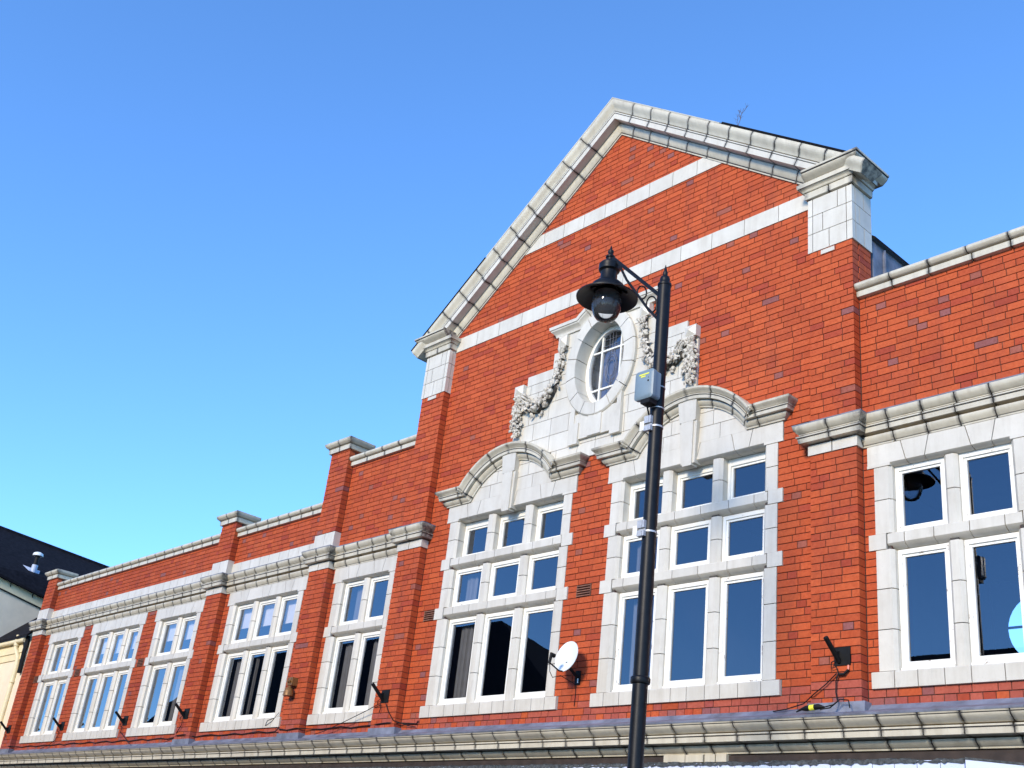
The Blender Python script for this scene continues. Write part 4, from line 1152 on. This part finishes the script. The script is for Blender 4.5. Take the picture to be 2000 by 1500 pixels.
m = MB(); m.tube([LN - du * .11, LN - du * .19 - DN * .03, LN - du * .235 - DN * .09, DC - du * .24 + DN * .01, Vector((.02, -.02, 4.1)), Vector((.015, -.008, 4.0)), Vector((.01, -.008, 3.86))], .0045, 6); child(m, 'cable', BLACKM, SD, 50)

# ------------------------------------------------------------------ wall brackets, bell, cables
BR = [(-17.28, -PJ, 'black bracket with angled tube on the end pilaster by the cream building'),
      (-14.64, 0, 'black bracket with angled tube on brick between the two leftmost windows'),
      (-11.715, 0, 'black bracket with angled tube between the second and third windows from the left'),
      (-9.14, -PJ, 'black bracket with angled tube on the pilaster right of the third window'),
      (-3.50, -PJ, 'black bracket with angled tube at the foot of the left gable pier'),
      (3.56, -PJ, 'black bracket with trailing cables at the foot of the right gable pier')]
for i, (bx_, by_, lab) in enumerate(BR):
    zz = 4.13
    E_ = empty('wall_bracket', (bx_, by_, zz), lab, 'bracket', 'tree brackets along the facade')
    m = MB(); m.box(bx_ - .085, bx_ + .085, by_ - .012, by_ + .002, zz - .085, zz + .085); child(m, 'plate', BLACKM, E_)
    m = MB(); m.tube([(bx_ - .03, by_ - .01, zz - .05), (bx_ - .04, by_ - .22, zz + .13)], .024, 12); m.tube([(bx_ - .04, by_ - .22, zz + .13), (bx_ - .0395, by_ - .21, zz + .12)], .019, 12); child(m, 'tube', BLACKM, E_, 40)
    m = MB(); m.prism([(-.012, -.07), (-.012, .05), (-.10, .02)], lambda p: (bx_ - .036, by_ + p[0], zz + p[1]), lambda p: (bx_ - .028, by_ + p[0], zz + p[1])); child(m, 'gusset', BLACKM, E_)
    m = MB(); m.tube([(bx_ - .04, by_ - .03, zz - .03), (bx_ - .09, by_ - .05, zz - .06), (bx_ - .10, by_ - .04, zz - .11), (bx_ - .05, by_ - .03, zz - .10), (bx_ - .03, by_ - .03, zz - .16), (bx_ - .05, by_ - .03, zz - .22)], .006, 6); child(m, 'hanging_lead', BLACKM, E_, 50)
    if i == 5:
        m = MB(); m.tube([(bx_ + .07, by_ - .02, zz - .09), (bx_ + .068, by_ - .02, zz - .13)], .010, 8); child(m, 'plug', ORANGE, E_)
        m = MB(); m.tube([(bx_ + .068, by_ - .02, zz - .13), (bx_ + .03, by_ - .03, zz - .17), (bx_ - .03, by_ - .03, zz - .17)], .012, 8); child(m, 'hanging_lead', BLACKM, E_, 50)
BE = empty('alarm_bell', (-5.86, -PJ, 4.36), 'old brown brass alarm bell on the pilaster left of the gable', 'alarm bell')
m = MB(); m.box(-5.93, -5.79, -PJ - .10, -PJ + .002, 4.40, 4.52); child(m, 'box', BRASS, BE)
for q in (-.03, .02):
    m = MB(); m.tube([(-5.86 + q, -PJ - .10, 4.46), (-5.86 + q, -PJ - .125, 4.46)], .018, 10); child(m, 'knob', YELLOW if q > 9 else BRASS, BE, 50)
m = MB(); m.lathe([(.02, .06), (.03, .04), (.06, .02), (.075, -.03), (.08, -.07), (.083, -.085), (.0, -.08)], (-5.86, -PJ - .085, 4.33), 18); child(m, 'bell', BRASS, BE, 50)
def cable(name, pts, r, label, group=None, mat=BLACKM):
    base = pts[0]; m = MB(); fine = []
    for a, b in zip(pts[:-1], pts[1:]):
        for q in range(4): fine.append(tuple(Vector(a).lerp(Vector(b), q / 4)))
    fine.append(pts[-1]); m.tube(fine, r, 6)
    o = m.build(name, mat, None, 60); tag(o, label, 'cable', group); return o
def along(x0, x1, z, sag=.03, y=-.02, n=14):
    out = []
    for i in range(n + 1):
        x = x0 + (x1 - x0) * i / n; yy = y
        for a, b in PIL:
            if a - .05 < x < b + .05: yy = y - PJ
        out.append((x, yy, z + sag * math.sin(i * 2.1) * .4 + random.uniform(-.006, .006)))
    return out
cable('cable', along(-17.0, -9.6, 3.765, n=30), .008, 'long black cable along the brick below the left windows', 'cables along the facade')
cable('cable', along(-9.3, -2.85, 3.77, n=26) + [(-2.82, -.02, 3.80)], .008, 'black cable along the brick from third pilaster to the gable window', 'cables along the facade')
cable('cable', [(-3.58, -PJ - .03, 4.03), (-3.9, -.12, 3.95), (-4.4, -.10, 3.83), (-4.9, -.08, 3.72), (-5.1, -.10, 3.68)], .006, 'thin cable sloping down left from the bracket on the left gable pier')
cable('cable', [(-3.44, -PJ - .02, 4.03), (-3.36, -PJ - .02, 3.92), (-3.22, -PJ - .02, 3.80), (-3.0, -.04, 3.74), (-2.85, -.03, 3.72)], .006, 'thin cable dropping right from the bracket on the left gable pier')
cable('cable', [(3.51, -PJ - .03, 3.97), (3.40, -PJ - .03, 3.88), (3.26, -PJ - .03, 3.79), (3.10, -.06, 3.73), (2.90, -.05, 3.69), (2.75, -.05, 3.675)], .006, 'black cable sloping left from the bracket on the right gable pier')
cable('cable', [(3.53, -PJ - .03, 3.98), (3.505, -PJ - .03, 3.90), (3.50, -PJ - .03, 3.80), (3.53, -PJ - .05, 3.71), (3.50, -.24, 3.64), (3.42, -.28, 3.62)], .006, 'black cable hanging straight down from the right gable pier bracket')
for (bx_, s_, lab) in ((-14.64, -1, 'thin lead trailing from bracket between the two leftmost windows'), (-11.715, 1, 'thin lead trailing from bracket right of the second window'), (-9.14, -1, 'thin lead trailing from bracket on the second pilaster')):
    yy = -.03 - (PJ if bx_ == -9.14 else 0)
    cable('cable', [(bx_ - .05, yy, 3.93), (bx_ + .12 * s_, yy, 3.85), (bx_ + .4 * s_, yy + (PJ if bx_ == -9.14 else 0) - .02, 3.74), (bx_ + .6 * s_, -.10, 3.68)], .006, lab)
cable('cable', [(-17.55, -.02, 6.2), (-17.56, -.03, 5.4), (-17.555, -.03, 4.6), (-17.56, -.03, 3.8)], .02, 'dark pipe running down the left end of the brick building')
cable('cable', [(-6.3, -.03, 4.05), (-6.45, -.04, 3.92), (-6.62, -.04, 3.86), (-6.58, -.04, 3.94), (-6.4, -.04, 3.97)], .004, 'short looped wire at the sill left of the third pilaster')
CN = empty('cable_connector', (3.33, -.24, 3.635), 'black cable connector with yellow tape lying on the lower cornice', 'connector')
m = MB(); m.tube([(3.14, -.235, 3.62), (3.20, -.24, 3.64), (3.25, -.24, 3.645), (3.38, -.24, 3.655), (3.44, -.235, 3.65)], [.006, .012, .026, .026, .008], 10); child(m, 'body', BLACKM, CN, 50)
m = MB(); m.tube([(3.29, -.24, 3.648), (3.34, -.24, 3.652)], .0275, 10); child(m, 'tape', YELLOW, CN, 50)
m = MB(); m.tube([(3.44, -.235, 3.65), (3.52, -.22, 3.67), (3.58, -.2, 3.72), (3.66, -.19, 3.71), (3.68, -.2, 3.64)], .006, 6); child(m, 'loop', BLACKM, CN, 50)

# ------------------------------------------------------------------ weed on the gable
random.seed(5)
WD = empty('weed', (2.12, -.1, 10.95), 'leafless twiggy weed growing on the right gable slope', 'plant')
def twig(p, d, L, r, lvl, mb):
    pts = [p]
    for q in range(4):
        d = (d + Vector((random.uniform(-.18, .18), random.uniform(-.18, .18), random.uniform(-.02, .12)))).normalized(); pts.append(pts[-1] + d * L / 4)
    mb.tube([tuple(q) for q in pts], [r, r * .9, r * .75, r * .6, r * .4], 5)
    if lvl:
        for q in (1, 2, 2, 3, 3):
            dd = (d + Vector((random.uniform(-.9, .9), random.uniform(-.5, .5), random.uniform(-.1, .4)))).normalized()
            twig(pts[q], dd, L * random.uniform(.3, .55), r * .6, lvl - 1, mb)
m = MB(); twig(Vector((2.12, -.1, 10.90)), Vector((.12, 0, 1)), .42, .0045, 2, m); child(m, 'stem', TWIG, WD)

# ------------------------------------------------------------------ cream building at the far left
CB = empty('cream_building', (-19, .3, 0), 'cream rendered building with dark slate roof at the far left', 'building')
m = MB()
m.prism([(-.95, 3.0), (6.0, 3.0), (6.0, 6.54), (-.95, 7.94)], lambda p: (-20, p[0], p[1]), lambda p: (-30, p[0], p[1])); 
child(m, 'wall', CREAM, CB)
def zf_(y): return 7.84 - (y + .45) * .2016
def fas(dz0, dz1, x0, x1, name, mat):
    m = MB(); m.rings([[(x0, y, zf_(y) + dz0), (x1, y, zf_(y) + dz0), (x1, y, zf_(y) + dz1), (x0, y, zf_(y) + dz1)] for y in (-.97, 6)]); child(m, name, mat, CB)
fas(-.24, -.01, -20.02, -19.93, 'fascia', CREAMT); fas(-.262, -.24, -20.02, -19.955, 'fascia_shadow_strip', SOOT_SHADE)  # second piece: solid dark strip painted as the shadow below the fascia
m = MB()
zr = lambda y: 9.73 - (y - .08) * .0752
m.add([(-19.78, -1.2, zf_(-1.2) - .03), (-19.78, 7, zf_(7) - .03), (-23, 9, zr(9)), (-23, -1.2, zr(-1.2)), (-19.78, -1.2, zf_(-1.2) + .03), (-19.78, 7, zf_(7) + .03), (-23, 9, zr(9) + .06), (-23, -1.2, zr(-1.2) + .06), (-27, -1.2, 7.8), (-27, 9, 7.8)],
      [(0, 1, 2, 3), (4, 5, 6, 7), (0, 1, 5, 4), (1, 2, 6, 5), (3, 0, 4, 7), (7, 6, 9, 8)])
RF = child(m, 'roof', SLATE, CB)
m = MB(); m.tube([(-23, -1.2, zr(-1.2) + .06), (-23, 8.5, zr(8.5) + .06)], .06, 6); child(m, 'ridge', SLATE, CB)
for y in (-.18, .42):
    m = MB(); m.tube([(-19.92, y, zf_(y) - .02), (-19.92, y + .02, zf_(y) - .12)], .012, 6); child(m, 'gutter_clip', BLACKM, CB)
# lower roof and wall beside our building
m = MB(); m.add([(-30, -.22, 6.20), (-17.62, -.22, 6.20), (-17.62, 2.2, 8.4), (-30, 2.2, 8.4), (-30, -.22, 6.26), (-17.62, -.22, 6.26), (-17.62, 2.2, 8.47), (-30, 2.2, 8.47)], [(0, 1, 2, 3), (4, 5, 6, 7), (0, 1, 5, 4), (1, 2, 6, 5), (2, 3, 7, 6), (3, 0, 4, 7)])
child(m, 'lower_roof', SLATE, CB)
m = MB(); m.box(-30, -17.66, -.05, .2, 0, 6.18); child(m, 'lower_wall', CREAM, CB)
m = MB(); m.box(-30, -17.9, -.10, -.04, 5.90, 6.14); m.box(-30, -17.9, -.075, -.04, 5.74, 5.90); child(m, 'eaves_board', CREAMT, CB)
m = MB(); m.tube([(-30, -.16, 6.17), (-17.8, -.16, 6.15)], .055, 8); child(m, 'gutter', CREAMT, CB, 50)
m = MB(); m.tube([(-18.28, -.15, 6.22), (-18.28, -.15, 6.0), (-18.12, -.10, 5.8), (-18.06, -.09, 5.6), (-18.04, -.09, 3.0)], .05, 10); m.tube([(-18.28, -.15, 6.05), (-18.28, -.15, 6.30)], .065, 10); child(m, 'downpipe', CREAMT, CB, 50)
for z in (5.2, 4.3): 
    m = MB(); m.lathe([(.05, z), (.06, z + .005), (.06, z + .05), (.05, z + .055)], (-18.04, -.09, 0), 12); child(m, 'pipe_clip', CREAMT, CB)
m = MB(); m.tube([(-17.8, -.1, 6.25), (-17.75, -.12, 5.9), (-17.74, -.1, 5.4)], .05, 7); m.tube([(-17.9, -.12, 6.2), (-17.8, -.1, 6.0)], .06, 7); child(m, 'cable_tangle', BLACKM, CB)
# flue on the upper roof
FLp = Vector((-20.62, .45, 8.33))
FU = empty('roof_flue', tuple(FLp), 'pale metal flue with white cowl on the dark roof at left', 'flue')
m = MB(); m.add([tuple(FLp + Vector((.30, -.26, -.18))), tuple(FLp + Vector((.30, .30, -.24))), tuple(FLp + Vector((-.10, .26, .09))), tuple(FLp + Vector((-.10, -.22, .13))), tuple(FLp + Vector((.08, -.05, .06))), tuple(FLp + Vector((.08, .09, .05)))], [(0, 1, 5, 4), (1, 2, 5), (2, 3, 4, 5), (3, 0, 4)]); child(m, 'flashing', FLUE, FU)
m = MB(); m.lathe([(.085, -.05), (.075, .10), (.075, .16)], (FLp.x + .1, FLp.y + .02, FLp.z), 16); child(m, 'pipe', FLUE, FU, 50)
m = MB(); m.lathe([(.06, .16), (.06, .42)], (FLp.x + .1, FLp.y + .02, FLp.z), 16); child(m, 'flue_pipe', BLACKM, FU, 50)
m = MB(); m.lathe([(.13, .40), (.135, .42), (.12, .47), (.06, .50), (.0, .505)], (FLp.x + .1, FLp.y + .02, FLp.z), 18); child(m, 'cowl', DISHW, FU, 50)

# ------------------------------------------------------------------ houses across the street (seen mirrored in the panes)
def house(x0, x1, y0, y1, ze, zr_, hipR, hipL, lab):
    H = empty('house', ((x0 + x1) / 2, y0, 0), lab, 'house', 'houses across the street')
    m = MB(); m.box(x0, x1, y1, y0, 0, ze); child(m, 'wall', HOUSEW, H)
    ym = (y0 + y1) / 2
    a, b = (x0 + hipL, x1 - hipR)
    m = MB(); m.add([(x0 - .2, y0 + .3, ze), (x1 + .2, y0 + .3, ze), (x1 + .2, y1 - .3, ze), (x0 - .2, y1 - .3, ze), (a, ym, zr_), (b, ym, zr_)], [(0, 1, 5, 4), (1, 2, 5), (2, 3, 4, 5), (3, 0, 4), (0, 3, 2, 1)]); child(m, 'roof', SLATE, H)
    n = int((x1 - x0) / 2.6)
    for i in range(n):
        x = x0 + (x1 - x0) * (i + .5) / n
        for z in (1.2, 4.4):
            m = MB(); m.box(x - .5, x + .5, y0 - .02, y0 + .03, z, z + 1.5); o = child(m, 'window', PAINT, H)
            m = MB(); m.box(x - .43, x + .43, y0 + .031, y0 + .036, z + .07, z + 1.43); child(m, 'pane', SHOPG, H)
house(-41, -13.8, -13.5, -19, 7.0, 10.95, 6.5, 1.0, 'tall hipped slate roofed brick house opposite, left of the others')
house(-13.4, -6.0, -13.5, -19, 5.6, 7.2, 0, 0, 'low brick house opposite with shallow slate roof')
house(-5.8, 2.5, -13.5, -19, 6.2, 8.5, 0, 0, 'brick house opposite the right wing')
house(-62, -42, -13.5, -19, 6.0, 8.3, 0, 0, 'long low brick house opposite the far left end')
